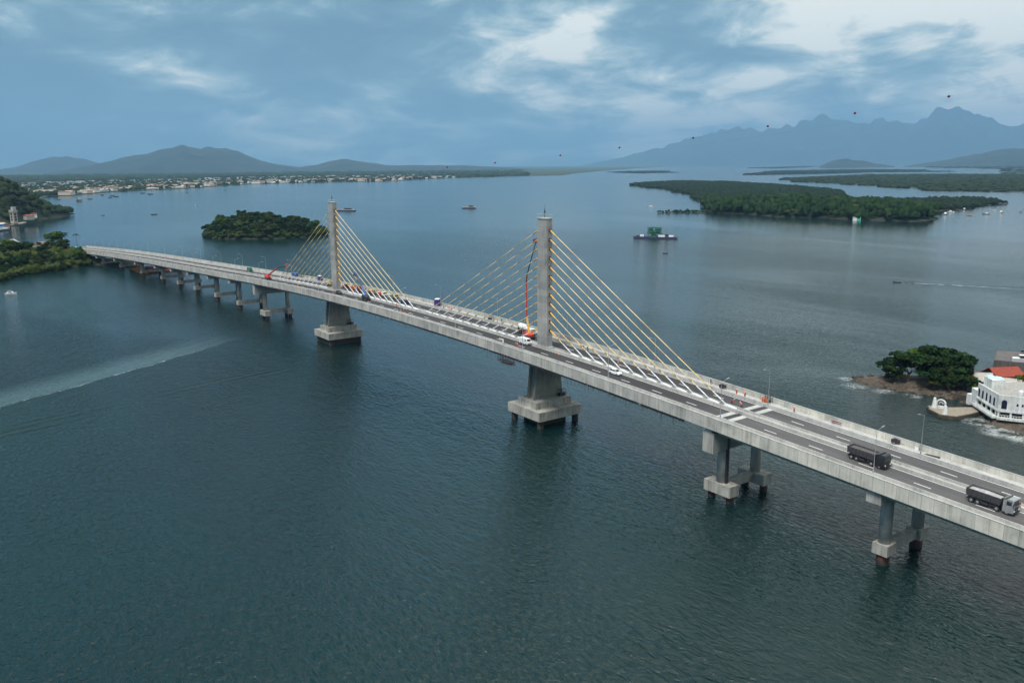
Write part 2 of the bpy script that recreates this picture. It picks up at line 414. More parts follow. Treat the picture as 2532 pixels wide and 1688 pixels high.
def main_pier(x, rods_on=False):
    pr = MB()
    z0, z1 = 8.48, 22.4          # leg base and top
    zt = P(x)[2] - 2.0
    hx0, hx1, hy0, hy1 = 1.85, 2.35, 6.0, 4.1
    # central block
    pr.taper((-hx0 + .003, hx0 - .003, -hy0 + .9, hy0 - .9, z0), (-hx1 + .003, hx1 - .003, -hy1 + .9, hy1 - .9, zt))
    for sx in (-1, 1):
        for sy in (-1, 1):
            a0, a1 = sorted((sx * hx0, sx * (hx0 - .75))); b0, b1 = sorted((sx * hx1, sx * (hx1 - .75)))
            c0, c1 = sorted((sy * (hy0 - .95), sy * hy0)); d0, d1 = sorted((sy * (hy1 - .95), sy * hy1))
            pr.taper((a0, a1, c0, c1, z0), (b0, b1, d0, d1, zt))
    pier = pr.build('main_pier', M_PIERC, bridge); pier.location = (x, 0, 0)
    ft = MB().box(-4.9, 4.9, -7.2, 7.2, 6.3, 8.5)
    ft.build('upper_footing', M_FOOT, pier)
    MB().box(-8.5, 8.5, -8.8, 8.8, 3.3, 6.3).build('lower_footing', M_FOOT, pier)
    for ix in (-6.9, 6.9):
        for iy in (-7.2, 7.2):
            MB().tube((ix, iy, -4), (ix, iy, 3.3), 1.05, n=14).build('pile', M_DPILE, pier, True)
    k = 7.6 if rods_on else 4.9
    MB().box(-k, k, -k, k, -2, 3.298).build('pile_skirt', M_DPILE, pier)
    # things left on the footing: scaffold bay, curb and stain blocks
    sf = MB()
    for px in (1.95, 3.1):
        for py in (3.9, 5.2, 6.5): sf.tube((px, py, 8.5), (px, py, 10.7), .06, n=5)
    for zz in (9.5, 10.6):
        for px in (1.95, 3.1): sf.tube((px, 3.9, zz), (px, 6.5, zz), .05, n=4)
        for py in (3.9, 5.2, 6.5): sf.tube((1.95, py, zz), (3.1, py, zz), .05, n=4)
    sf.box(1.95, 3.2, 3.8, 6.6, 9.45, 9.56); sf.box(2.0, 3.0, 4.0, 6.3, 8.5, 9.3)
    sf.build('scaffold_bay', M_DARK, pier)
    if rods_on:
        r2 = MB(); rr = random.Random(8)
        for sy in (-1, 1):
            for k in range(8):
                t = k / 7; z = z0 + .8 + t * (zt - z0 - 1.2); hy = hy0 + (hy1 - hy0) * t; hx = hx0 + (hx1 - hx0) * t
                r2.tube((-hx - .6, sy * (hy + .5), z), (hx + .9, sy * (hy + .5), z), .045, n=4)
            for sx in (-1, 1): r2.tube((sx * (hx0 + .5), sy * (hy0 + .5), z0), (sx * (hx1 + .5), sy * (hy1 + .5), zt), .05, n=4)
        r2.build('climbing_scaffold', M_STEEL, pier)
    return pier
for x in (0.0, -160.0):
    pylon(x); stays(x); main_pier(x, x < 0)

# debris on the far footing
def approach_pier(s, tie=True, big=False, twin=False):
    zt = P(s)[2]; rot = head(s)
    if big: cap = MB().box(-1.65, 1.65, -12.2, 12.2, zt - 7.7, zt - 2.62).box(-.9, 1.0, -12.2, 12.2, zt - 2.62, zt - 1.6)
    else: cap = MB().box(-1.6, 1.6, -12.2, 12.2, zt - 4.35, zt - 2.56)
    pier = cap.build('pier', M_CONC, bridge); q = P(s); pier.location = (q[0], q[1], 0); pier.rotation_euler = (0, 0, rot)
    cb = zt - (7.7 if big else 4.35)
    if not big:
        MB().box(-1.5, 1.5, -12.15, -11.75, zt - 2.555, zt - 1.46).build('cap_upstand', M_CONC, pier)
        MB().box(-1.5, 1.5, 11.75, 12.15, zt - 2.555, zt - 1.46).build('cap_upstand', M_CONC, pier)
    hb = 3.0 if cb > 8 else 1.6
    for sy in (-1, 1):
        if cb > hb + 2.6:
            MB().tube((0, sy * 6.5, hb + 2.4), (0, sy * 6.5, cb), 1.28, n=20).build('column', M_CONC, pier, True)
            if twin:
                MB().box(-4.1, 4.1, sy * 6.5 - 1.75, sy * 6.5 + 1.75, 2.5, 5.3).build('pile_cap', M_FOOT, pier)
                for px in (-2.9, 2.9): MB().tube((px, sy * 6.5, -4), (px, sy * 6.5, 2.5), 1.0, n=14).build('pile', M_PILE, pier, True)
            else:
                MB().box(-1.7, 1.7, sy * 6.5 - 1.7, sy * 6.5 + 1.7, hb, hb + 2.4).build('pile_cap', M_FOOT, pier)
                MB().tube((0, sy * 6.5, -4), (0, sy * 6.5, hb), 1.3, n=14).build('pile', M_PILE, pier, True)
        else:
            MB().tube((0, sy * 6.5, -3), (0, sy * 6.5, cb), 1.28, n=16).build('column', M_CONC, pier, True)
    if tie and cb > hb + 2.6:
        MB().box(-1.0, 1.0, -4.75, 4.75, hb + .35, hb + 2.25).build('tie_beam', M_FOOT, pier)
    if big and s > 0: MB().box(1.3, 1.75, -6.9, -6.1, 5.3, cb + 5).build('drain_casing', M_DARK, pier)
approach_pier(79.4, big=True, twin=True)
approach_pier(-241.5, big=True, twin=True)
for s in (122.5, 163.5, 204.5): approach_pier(s)
for s in (-283.5, -324, -365, -401, -438, -486.5, -540.5, -590): approach_pier(s)
# ------------------------------------------------------------------ water
WL = 0.6       # water level
def water_mat():
    b = NB('water'); co = b.coord(world=True)
    sp = b.N.new('ShaderNodeSeparateXYZ'); b.L.new(co, sp.inputs[0]); X, Y = sp.outputs[0], sp.outputs[1]
    def cm(sx, sy, rot=0): return b.coord((sx, sy, 1), (0, 0, R(rot)), world=True)
    M_ = b.math
    def line(p, q, bend=0.0):
        """distance along (u, 0..1) and across (d, metres, + to the right) a line on the water"""
        dx, dy = q[0] - p[0], q[1] - p[1]; Ln = math.hypot(dx, dy); ex, ey = dx / Ln, dy / Ln
        rx = M_('SUBTRACT', X, p[0]); ry = M_('SUBTRACT', Y, p[1])
        u = M_('DIVIDE', M_('ADD', M_('MULTIPLY', rx, ex), M_('MULTIPLY', ry, ey)), Ln)
        d = M_('SUBTRACT', M_('MULTIPLY', rx, ey), M_('MULTIPLY', ry, ex))
        if bend: d = M_('SUBTRACT', d, M_('MULTIPLY', M_('MULTIPLY', u, M_('SUBTRACT', 1.0, u)), 4 * bend))
        return u, d
    def win(v, a, b_, c, d): # trapezoid window
        return M_('MULTIPLY', M_('DIVIDE', M_('SUBTRACT', v, a), b_ - a, True), M_('DIVIDE', M_('SUBTRACT', d, v), d - c, True))
    calm = b.noise(cm(.0035, .012, 38), 1.0, 4, .55, .6)          # wind lanes
    calm2 = b.noise(cm(.0013, .0035, 55), 1.0, 3, .5, 1.0)
    w1 = b.noise(cm(.11, .24, 28), 1.0, 2, .5, .3)
    w2 = b.noise(cm(.40, .92, 36), 1.0, 3, .6, .6)
    w3 = b.noise(cm(1.15, 2.3, 30), 1.0, 2, .5)
    amp = b.ramp(M_('ADD', M_('MULTIPLY', calm, .55), M_('MULTIPLY', calm2, .45)), [(.40, (.34, .34, .34, 1)), (.60, (1, 1, 1, 1))])
    # smoother, paler water behind the old wake on the left
    u1, d1 = line((-112, -172), (-196, -36), 2.0); wob = M_('MULTIPLY', M_('SUBTRACT', b.noise(cm(.07, .07), 1.0, 3, .6), .5), 5.0)
    d1w = M_('ADD', d1, wob)
    slick = M_('MULTIPLY', win(d1w, -26, -9, -1.0, .2), win(u1, -.1, .05, .75, 1.05))
    h = M_('ADD', M_('MULTIPLY', w1, .70), M_('ADD', M_('MULTIPLY', w2, .88), M_('MULTIPLY', w3, .15)))
    rx = M_('ADD', X, 20.0); ry = M_('ADD', Y, 20.0); rb = M_('SQRT', M_('ADD', M_('MULTIPLY', rx, rx), M_('MULTIPLY', ry, ry)))
    swell = M_('SUBTRACT', 1.0, M_('MULTIPLY', M_('DIVIDE', M_('SUBTRACT', rb, 180.0), 700.0, True), .90))
    h = M_('MULTIPLY', M_('MULTIPLY', h, swell), M_('MULTIPLY', amp, M_('SUBTRACT', 1.0, M_('MULTIPLY', slick, .35))))
    fade = b.ramp(b.noise(cm(.16, .05, 22), 1.0, 3, .6), [(.42, (0, 0, 0, 1)), (.66, (1, 1, 1, 1))])
    for p, q, wid, lam, A in (((-88, -172), (-124, -34), 10.0, 5.6, .36), ((-120, -150), (-262, 20), 14.0, 7.0, .12), ((-150, -150), (-330, -20), 16.0, 8.0, .10)):
        u, d = line(p, q); dn = M_('ADD', d, M_('MULTIPLY', wob, .8))
        env = M_('MULTIPLY', win(dn, -wid, -wid * .3, wid * .3, wid), win(u, -.2, .05, .8, 1.05))
        h = M_('ADD', h, M_('MULTIPLY', M_('MULTIPLY', M_('MULTIPLY', M_('SINE', M_('MULTIPLY', dn, 6.283 / lam)), A), fade), env))
    # wake of the small motorboat
    for p, q, A in (((-102, 396), (40, 470), .25), ((-102, 394), (60, 440), .18)):
        u, d = line(p, q); env = M_('MULTIPLY', win(d, -5, -1.5, 1.5, 5), win(u, 0, .03, .5, 1)); h = M_('ADD', h, M_('MULTIPLY', M_('MULTIPLY', M_('SINE', M_('MULTIPLY', d, 1.6)), A), env))
    b.bump(h, 1.0, 1.0)
    body = b.ramp(b.noise(cm(.005, .005, 0), 1.0, 3, .5, .5), [(.35, (.0008, .0115, .0140, 1)), (.65, (.0014, .0185, .0180, 1))])
    rx = M_('SUBTRACT', X, 130.0); ry = M_('ADD', Y, 75.0); rr_ = M_('SQRT', M_('ADD', M_('MULTIPLY', rx, rx), M_('MULTIPLY', ry, ry)))
    body = b.mix(M_('MULTIPLY', M_('DIVIDE', M_('SUBTRACT', 190.0, rr_), 160.0, True), .75), body, (.0007, .0150, .0130, 1))     # greener shallows
    body = b.mix(M_('MULTIPLY', slick, .5), body, (.09, .145, .15, 1))
    fo = b.noise(cm(1.3, 1.3), 1.0, 5, .75); fo2 = b.noise(cm(.16, .16), 1.0, 3, .6)
    foam = M_('MULTIPLY', M_('MULTIPLY', win(d1w, -1.3, -.2, -.1, .3), .55), win(u1, .0, .08, .6, .95))
    u2, d2 = line((-103, 394), (20, 452)); foam = M_('ADD', foam, M_('MULTIPLY', win(M_('ADD', d2, M_('MULTIPLY', wob, .2)), -1.8, -.4, .4, 1.8), win(u2, -.01, .02, .10, .75)))
    # surf round the rocky point
    for cx_, cy_, r0, r1 in ((38, 118, 0, 7), (49, 119.5, 0, 6), (58, 122, 0, 5), (88, 109, 2, 7), (97, 104, 2, 9), (107, 102, 2, 9), (30, 125, 0, 5)):
        rx = M_('SUBTRACT', X, float(cx_)); ry = M_('SUBTRACT', Y, float(cy_)); rr_ = M_('SQRT', M_('ADD', M_('MULTIPLY', rx, rx), M_('MULTIPLY', ry, ry)))
        foam = M_('ADD', foam, M_('MULTIPLY', win(rr_, r0 - 1.5, r0, r0 + (r1 - r0) * .3, r0 + (r1 - r0) * .8), .5))
    fm = M_('MULTIPLY', M_('MINIMUM', foam, 1.0), b.ramp(M_('ADD', M_('MULTIPLY', fo, .6), M_('MULTIPLY', fo2, .4)), [(.47, (0, 0, 0, 1)), (.56, (1, 1, 1, 1))]))
    # open bay beyond the bridge is rougher than the lee around it
    rx = M_('ADD', X, 20.0); ry = M_('ADD', Y, 20.0); rr_ = M_('SQRT', M_('ADD', M_('MULTIPLY', rx, rx), M_('MULTIPLY', ry, ry)))
    far = M_('MULTIPLY', M_('DIVIDE', M_('SUBTRACT', rr_, 150.0), 420.0, True), .09)
    b.set('Base Color', b.mix(fm, body, (.62, .66, .66, 1))).set('Roughness', b.math('ADD', M_('ADD', M_('MULTIPLY', fm, .4), far), .035)).set('IOR', 1.48)
    return b.m
bm = MB(); S = 49000
water = bm.add([(-S, -S, 0), (S, -S, 0), (S, S, 0), (-S, S, 0)], [(0, 1, 2, 3)]).build('water', water_mat()); water.location.z = WL; tag(water, kind='structure')

# ------------------------------------------------------------------ vegetation and land helpers
def foliage(name, dark, light, sc1=.09, sc2=.8, yel=(.16, .17, .03)):
    b = NB(name); oi = b.N.new('ShaderNodeObjectInfo')
    wc = b.coord(world=True)
    n1 = b.noise(wc, sc1, 3, .55); n2 = b.noise(wc, sc2, 4, .65)
    v = b.math('ADD', b.math('MULTIPLY', n1, .6), b.math('MULTIPLY', n2, .4))
    colr = b.ramp(v, [(.34, c4(dark)), (.62, c4(light))])
    wn = b.N.new('ShaderNodeTexWhiteNoise'); wn.noise_dimensions = '1D'; b.L.new(oi.outputs['Random'], wn.inputs['W'])
    y = b.math('MULTIPLY', b.ramp(wn.outputs['Value'], [(.55, (0, 0, 0, 1)), (1, (1, 1, 1, 1))]), .6)
    y2 = b.math('MULTIPLY', b.ramp(b.noise(wc, sc1 * .6, 2, .5), [(.56, (0, 0, 0, 1)), (.72, (1, 1, 1, 1))]), .45)
    colr = b.mix(b.math('MAXIMUM', y, y2), colr, c4(yel))
    b.set('Base Color', colr).set('Roughness', .75).set('Specular IOR Level', .08)
    return b.m
M_LEAF = foliage('leaves', (.0025, .009, .004), (.015, .040, .009), yel=(.065, .075, .016))
M_LEAFY = foliage('leaves_bright', (.016, .045, .008), (.05, .10, .015), .09, .8, (.10, .13, .015))
M_MANG = foliage('mangrove', (.0015, .0065, .004), (.0075, .019, .008), .012, .12, (.028, .042, .012))
M_TRUNK = paint((.10, .075, .055), .9)
def rockmat(name, a, c):
    b = NB(name); co = b.coord(world=True); n = b.noise(co, .5, 6, .65); n2 = b.noise(co, .06, 3, .5)
    b.set('Base Color', b.ramp(b.math('ADD', b.math('MULTIPLY', n, .6), b.math('MULTIPLY', n2, .4)), [(.38, c4(a)), (.62, c4(c))])).set('Roughness', .9)
    b.bump(n, .8, .8); return b.m
M_ROCK = rockmat('shore_rock', (.018, .015, .012), (.12, .092, .066))
def groundmat(name, low, high, z):
    b = NB(name); sp = b.N.new('ShaderNodeSeparateXYZ'); gm = b.N.new('ShaderNodeNewGeometry'); b.L.new(gm.outputs['Position'], sp.inputs[0])
    co = b.coord(world=True); n = b.noise(co, .12, 5, .65)
    zz = b.math('ADD', sp.outputs[2], b.math('MULTIPLY', b.math('SUBTRACT', n, .5), 2.5))
    f = b.math('GREATER_THAN', zz, z)
    lowc = b.ramp(n, [(.3, c4([c * .45 for c in low])), (.7, c4(low))]); hic = b.ramp(n, [(.3, c4([c * .5 for c in high])), (.7, c4(high))])
    b.set('Base Color', b.mix(f, lowc, hic)).set('Roughness', .9); return b.m
M_LAND = groundmat('island_soil', (.075, .06, .045), (.012, .024, .009), .9)

def poly_inside(px, py, poly):
    ins = np.zeros(px.shape, bool); n = len(poly)
    for i in range(n):
        x1, y1 = poly[i]; x2, y2 = poly[(i + 1) % n]
        c = ((y1 > py) != (y2 > py)) & (px < (x2 - x1) * (py - y1) / ((y2 - y1) + 1e-9) + x1); ins ^= c
    return ins
def poly_dist(px, py, poly):
    d = np.full(px.shape, 1e9); n = len(poly)
    for i in range(n):
        x1, y1 = poly[i]; x2, y2 = poly[(i + 1) % n]; ex, ey = x2 - x1, y2 - y1; L2 = ex * ex + ey * ey + 1e-9
        t = np.clip(((px - x1) * ex + (py - y1) * ey) / L2, 0, 1)
        d = np.minimum(d, np.hypot(px - x1 - t * ex, py - y1 - t * ey))
    return d
def vnoise(x, y, seed=0):
    r = np.random.RandomState(seed); T = r.rand(64, 64)
    xi = np.floor(x).astype(int); yi = np.floor(y).astype(int); fx = x - xi; fy = y - yi; fx = fx * fx * (3 - 2 * fx); fy = fy * fy * (3 - 2 * fy)
    a = T[xi % 64, yi % 64]; b_ = T[(xi + 1) % 64, yi % 64]; c = T[xi % 64, (yi + 1) % 64]; d = T[(xi + 1) % 64, (yi + 1) % 64]
    return (a * (1 - fx) + b_ * fx) * (1 - fy) + (c * (1 - fx) + d * fx) * fy
class Land:
    def __init__(s, poly, hmax, run, seed=0, hfun=None, rough=1.0, nscale=None):
        s.poly = poly; s.hmax = hmax; s.run = run; s.seed = seed; s.hfun = hfun; s.rough = rough
        xs = [p[0] for p in poly]; ys = [p[1] for p in poly]; s.bb = (min(xs), max(xs), min(ys), max(ys)); s.ns = nscale or run * .8
    def h(s, x, y):
        x = np.asarray(x, float); y = np.asarray(y, float)
        jx = (vnoise(x / s.ns, y / s.ns, s.seed) - .5) * s.ns * .5; ins = poly_inside(x + jx, y + jx * .7, s.poly); d = poly_dist(x + jx, y + jx * .7, s.poly)
        hm = s.hmax if s.hfun is None else s.hfun(x, y)
        z = 1.0 * s.rough + hm * (1 - np.exp(-d / s.run)) * (.75 + .5 * vnoise(x / s.ns / 1.5, y / s.ns / 1.5, s.seed + 5)) + s.rough * (vnoise(x / 6, y / 6, s.seed + 9) - .35) * 2.0
        return np.where(ins, z, -1.2 - np.minimum(d, 6) * .3), ins, d
    def mesh(s, name, res, mat):
        x0, x1, y0, y1 = s.bb; nx = int((x1 - x0) / res) + 4; ny = int((y1 - y0) / res) + 4
        gx, gy = np.meshgrid(x0 - res + np.arange(nx) * res, y0 - res + np.arange(ny) * res, indexing='ij')
        z, ins, d = s.h(gx, gy); v = np.stack([gx.ravel(), gy.ravel(), z.ravel()], 1)
        idx = np.arange(nx * ny).reshape(nx, ny); f = np.stack([idx[:-1, :-1].ravel(), idx[1:, :-1].ravel(), idx[1:, 1:].ravel(), idx[:-1, 1:].ravel()], 1)
        zf = z.ravel()[f]; df = np.where(ins, 0, d).ravel()[f]; f = f[(zf.max(1) > -1.1) | (df.min(1) < res * 2)]
        me = npmesh(name, v, f, mat, True); o = link(name, me, None); return tag(o, kind='structure')
    def sample(s, n, rs, spacing=None, margin=0):
        x0, x1, y0, y1 = s.bb; pts = []; cell = {}
        tries = 0
        while len(pts) < n and tries < 60:
            tries += 1; xs = rs.uniform(x0, x1, 4000); ys = rs.uniform(y0, y1, 4000); z, ins, d = s.h(xs, ys)
            for a, b_, c, i_, dd in zip(xs, ys, z, ins, d):
                if not i_ or dd < margin: continue
                if spacing:
                    k = (int(a // spacing), int(b_ // spacing)); ok = True
                    for di in (-1, 0, 1):
                        for dj in (-1, 0, 1):
                            for q in cell.get((k[0] + di, k[1] + dj), ()):
                                if (q[0] - a) ** 2 + (q[1] - b_) ** 2 < spacing ** 2: ok = False
                    if not ok: continue
                    cell.setdefault(k, []).append((a, b_))
                pts.append((a, b_, c))
                if len(pts) >= n: break
        return pts
def ico(sub):
    import bmesh
    b = bmesh.new(); bmesh.ops.create_icosphere(b, subdivisions=sub, radius=1); b.verts.ensure_lookup_table()
    v = np.array([q.co[:] for q in b.verts]); f = np.array([[q.index for q in t.verts] for t in b.faces]); b.free(); return v, f
ICO1, ICO2 = ico(1), ico(2)
def blobs(name, pts, r0, r1, mat, rs, sub=1, hk=.75, lift=.55):
    v0, f0 = ICO2 if sub == 2 else ICO1
    keep = v0[f0][:, :, 2].mean(1) > -.45; f0 = f0[keep]
    V = []; Fc = []; k = 0
    var = [v0 * (1 + .48 * (rs.rand(len(v0), 1) - .5) * 2) for _ in range(12)]
    for i, (x, y, z) in enumerate(pts):
        r = rs.uniform(r0, r1); a = rs.uniform(0, 6.28); b_ = var[rs.randint(12)]; ca, sa = math.cos(a), math.sin(a)
        hh = r * hk * rs.uniform(.75, 1.35)
        q = np.stack([x + r * (b_[:, 0] * ca - b_[:, 1] * sa), y + r * (b_[:, 0] * sa + b_[:, 1] * ca), z + r * lift * 1.6 + hh * b_[:, 2]], 1)
        V.append(q); Fc.append(f0 + k); k += len(v0)
    me = npmesh(name, np.concatenate(V), np.concatenate(Fc), mat, False)
    o = link(name, me, None); return tag(o, kind='stuff')

# leaf clump trees -------------------------------------------------
def crown_mesh(name, seed, rx, rz, lobes, per, leaf, zc, mat, flat=.6):
    rs = np.random.RandomState(seed); Q = []
    cen = []
    for i in range(lobes):
        a = rs.uniform(0, 6.28); rr = rx * math.sqrt(rs.uniform(0, 1)) * .8; zz = rz * (rs.uniform(-.7, .75)) * (1 - (rr / rx) ** 2 * .5)
        cen.append((rr * math.cos(a), rr * math.sin(a), zz, rs.uniform(.26, .46) * rx))
    for cxx, cyy, czz, lr in cen:
        n = int(per * (lr / (.36 * rx)) ** 2); d = rs.normal(size=(n, 3)); d /= np.linalg.norm(d, axis=1)[:, None]; d[:, 2] = np.where(rs.rand(n) < .7, np.abs(d[:, 2]), d[:, 2])
        rad = lr * rs.uniform(.72, 1.08, (n, 1)); p = d * rad * np.array([1, 1, flat]) + np.array([cxx, cyy, czz])
        nrm = d + rs.normal(size=(n, 3)) * .45; nrm /= np.linalg.norm(nrm, axis=1)[:, None]
        t = np.cross(nrm, rs.normal(size=(n, 3))); t /= np.linalg.norm(t, axis=1)[:, None]; bt = np.cross(nrm, t)
        s1 = leaf * rs.uniform(.6, 1.5, (n, 1)); s2 = leaf * rs.uniform(.5, 1.1, (n, 1))
        Q.append(np.stack([p - t * s1, p - bt * s2, p + t * s1, p + bt * s2], 1))
    q = np.concatenate(Q); q[:, :, 2] += zc; v = q.reshape(-1, 3); f = np.arange(len(v)).reshape(-1, 4)
    # dense heart so the crown is not hollow
    iv, jf = ICO1; V = [v]; 
    for cxx, cyy, czz, lr in cen:
        h = iv * lr * .66 * np.array([1, 1, flat]) * (1 + .25 * (rs.rand(len(iv), 1) - .5)) + np.array([cxx, cyy, czz + zc]); V.append(h)
    nf = []; k = len(v)
    for _ in cen: nf.append(np.concatenate([jf, jf[:, 2:3]], 1) + k); k += len(iv)
    me = bpy.data.meshes.new(name); allv = np.concatenate(V)
    faces = [tuple(r) for r in f] + [tuple(r[:3]) for q_ in nf for r in q_]
    me.from_pydata(allv.tolist(), [], faces); me.update(); me.materials.append(mat); return me
def trunk_mesh(name, seed, h, r, limbs=4, spread=3.0):
    rn = random.Random(seed); m = MB(); m.tube((0, 0, -1), (rn.uniform(-.2, .2), rn.uniform(-.2, .2), h * .6), r, r * .7, n=7)
    for k in range(limbs):
        a = 6.28 * k / limbs + rn.uniform(-.4, .4); m.tube((0, 0, h * .5), (spread * math.cos(a), spread * math.sin(a), h * rn.uniform(.9, 1.1)), r * .5, r * .2, n=5)
    me = m.mesh(name); me.materials.append(M_TRUNK); return me
def palm(loc, h, label, group, seed=0):
    rn = random.Random(seed); t = empty('palm_tree', loc, rn.uniform(0, 6), label, 'palm', group)
    m = MB(); bx = rn.uniform(-.8, .8); m.tube((0, 0, -1), (bx * .4, 0, h * .5), .22, .18, n=6); m.tube((bx * .4, 0, h * .5), (bx, 0, h), .18, .14, n=6); m.build('trunk', M_TRUNK, t)
    fr = MB()
    for k in range(13):
        a = 6.28 * k / 13 + rn.uniform(-.2, .2); e = rn.uniform(-.1, .75); ln = rn.uniform(2.6, 3.6); prev = None
        for j in range(6):
            u = j / 5; rr = ln * u * math.cos(e * (1 - u)); z = h + ln * (math.sin(e) * u * 1.2 - 1.0 * u * u); wd = .42 * (1 - u * .75) + .05
            p = Vector((bx + rr * math.cos(a), rr * math.sin(a), z)); sd_ = Vector((-math.sin(a), math.cos(a), 0)) * wd
            cur = (p - sd_ - Vector((0, 0, .25)), p, p + sd_ - Vector((0, 0, .25)))
            if prev: fr.add([prev[0], prev[1], cur[1], cur[0]], [(0, 1, 2, 3)]); fr.add([prev[1], prev[2], cur[2], cur[1]], [(0, 1, 2, 3)])
            prev = cur
    fr.build('crown', M_LEAF, t); return t
TREES = []
for k in range(6):
    TREES.append((crown_mesh('tree_crown', 20 + k, 4.6 + .5 * (k % 3), 3.2, 10 + k, 95, .42, 7.2, M_LEAF), trunk_mesh('tree_trunk', k, 6.5, .32)))
TREESB = [(crown_mesh('bright_crown', 60 + k, 5.6, 3.2, 12, 95, .42, 7.0, M_LEAFY), TREES[k][1]) for k in range(2)]
def tree(loc, k, s, label, group, bright=False, rz=0, sz=1.0, cat='tree', name='broadleaf_tree'):
    c, t = (TREESB[k % 2] if bright else TREES[k % 6]); e = empty(name, loc, rz, label, cat, group); e.scale = (s, s, s * sz)
    a = bpy.data.objects.new('crown', c); b_ = bpy.data.objects.new('trunk', t)
    for o in (a, b_): COL.objects.link(o); o.parent = e
    return e

# ------------------------------------------------------------------ islands
rs = np.random.RandomState(3)
# small round island behind the far pylon
IA = Land([(-837,132),(-812,134),(-787,143),(-765,165),(-750,193),(-752,225),(-764,262),(-800,264),(-850,246),(-885,205),(-885,165),(-862,140)], 19, 20, 1,
          lambda x, y: 19 - 9 * np.clip((y - 190) / 70, 0, 1))
IA.mesh('island_ground', 4, M_LAND)
for i, (x, y, z) in enumerate(IA.sample(118, rs, 7.6, 3)):
    tree((x, y, z - .8), i, rs.uniform(.7, 1.5), 'dark green tree in the wood covering the small round island', 'trees on the small island', rs.rand() < .1, rs.uniform(0, 6), rs.uniform(.7, 1.0))
tag(blobs('island_undergrowth', IA.sample(900, rs, 2.6, .0), 2.0, 3.6, M_LEAF, rs, 2, .8, .3), 'dense shrubs closing the slopes of the small round island', 'undergrowth')
# near headland on the left where the bridge lands
NHp = [(-515,-110),(-537,-101),(-553,-90),(-556,-78),(-570,-62),(-588,-44),(-592,-31),(-575,-22),(-552,-15),(-548,-4),(-575,6),(-610,4),(-655,-16),(-730,-50),(-800,-80),(-790,-140),(-720,-230),(-600,-250),(-530,-200),(-505,-150)]
NH = Land(NHp, 11, 22, 2, lambda x, y: 8.5 * np.clip((-x - 575 - (y + 60) * .35) / 40, .02, 1) * np.where(y > -30 , .35, 1))
NH.mesh('headland_ground', 4, M_LAND)
cnt = 0
for i, (x, y, z) in enumerate(NH.sample(330, rs, 8.6, 3.5)):
    s_ = -240 - (-240 - x)   # keep the deck and its underside clear
    yc = -((max(0, -240 - x)) ** 2) / (2 * RC)
    if abs(y - yc) < 18 and x > -668: continue
    if y > yc and x > -720: continue
    if x > -592 and y > -50: continue
    if math.hypot(x + 690, y + 72) < 13: continue
    if x < -730: continue
    cnt += 1
    if cnt > 178: break
    sc_ = rs.uniform(.7, 1.4)
    tree((x, y, z - .8), i, sc_, 'leafy tree in the dense wood of the left headland by the bridge end', 'trees on the near headland', rs.rand() < .28, rs.uniform(0, 6), rs.uniform(.75, 1.05))
tag(blobs('headland_undergrowth', [p for p in NH.sample(3200, rs, 2.9, .3) if not (abs(p[1] + (max(0, -240 - p[0])) ** 2 / (2 * RC)) < 17 and p[0] > -668) and not (p[0] > -592 and p[1] > -50) and not (p[0] > -700 and p[1] > -(max(0, -240 - p[0])) ** 2 / (2 * RC))], 2.2, 4.2, M_LEAF, rs, 2, .8, .3), 'dense shrubs closing the slope of the near headland', 'undergrowth')
for k, (x, y, h) in enumerate([(-640,-118,15),(-648,-112,17),(-655,-104,17),(-662,-97,14),(-630,-128,13),(-690,-38,13),(-684,-30,12)]):
    palm((x, y, 10), h, 'palm rising above the tree line of the left headland', 'palms on the near headland', k)
# far headland with the tower, upper left
LHp = [(-1563,91),(-1495,70),(-1431,37),(-1349,3),(-1254,-29),(-1226,-47),(-1150,-75),(-1130,-200),(-1300,-420),(-1900,-700),(-2500,-300),(-2400,-40),(-2050,40),(-1800,80)]
LH = Land(LHp, 50, 38, 3, lambda x, y: 62 * np.clip((75 - y + (x + 1560) * .2) / 95, .05, 1) * np.clip((-x - 1190) / 90, .06, 1) + 26 * np.clip((-x - 1750) / 250, 0, 1) * np.clip((40 - y) / 60, 0, 1), nscale=90)
LH.mesh('far_headland_ground', 14, M_LAND)
tag(blobs('headland_wood', [p for p in LH.sample(7500, rs, 7, 3) if not (-1262 < p[0] < -1150 and p[1] > -112) and not (-1256 < p[0] < -1232 and -34 < p[1] < 0)], 4, 8, M_MANG, rs, 1), 'dense dark green wood covering the hilly far left headland', 'wood')
# large mangrove islands on the right
BIp = [(-2177,2146),(-2001,2026),(-1776,1923),(-1480,1667),(-1362,1580),(-1176,1380),(-1113,1341),(-1005,1221),(-885,1100),(-785,978),(-738,952),(-695,979),(-613,940),(-575,954),(-543,975),(-481,947),(-468,971),(-421,982),(-416,1061),(-500,1180),(-530,1300),(-540,1450),(-560,1600),(-605,1670),(-640,1716),(-700,1730),(-735,1660),(-770,1560),(-841,1560),(-888,1540),(-1019,1744),(-1217,2024),(-1675,2410),(-2195,2750),(-2515,2763),(-2390,2351)]
BI = Land(BIp, 3, 40, 4, lambda x, y: 2 + 13 * np.clip((x + 900) / 200, 0, 1) * np.clip((1180 - y) / 120, 0, 1), nscale=60)
BI.mesh('big_island_ground', 16, M_LAND)
SP = Land([(-780,930),(-800,900),(-812,884),(-818,892),(-806,912),(-790,940),(-760,952),(-755,942)], .6, 8, 8, rough=.6, nscale=9); SP.mesh('spit_ground', 3, M_LAND)
tag(blobs('spit_bushes', SP.sample(60, rs, 3.5, 0), 1.2, 3.2, M_LEAF, rs, 1, .8, .5), 'row of low bushes on the thin spit left of the large right island', 'bushes')
pts = BI.sample(15000, rs, 6.8, .5)
nearp = [p for p in pts if p[1] < 1260]; farp = [p for p in pts if p[1] >= 1260]
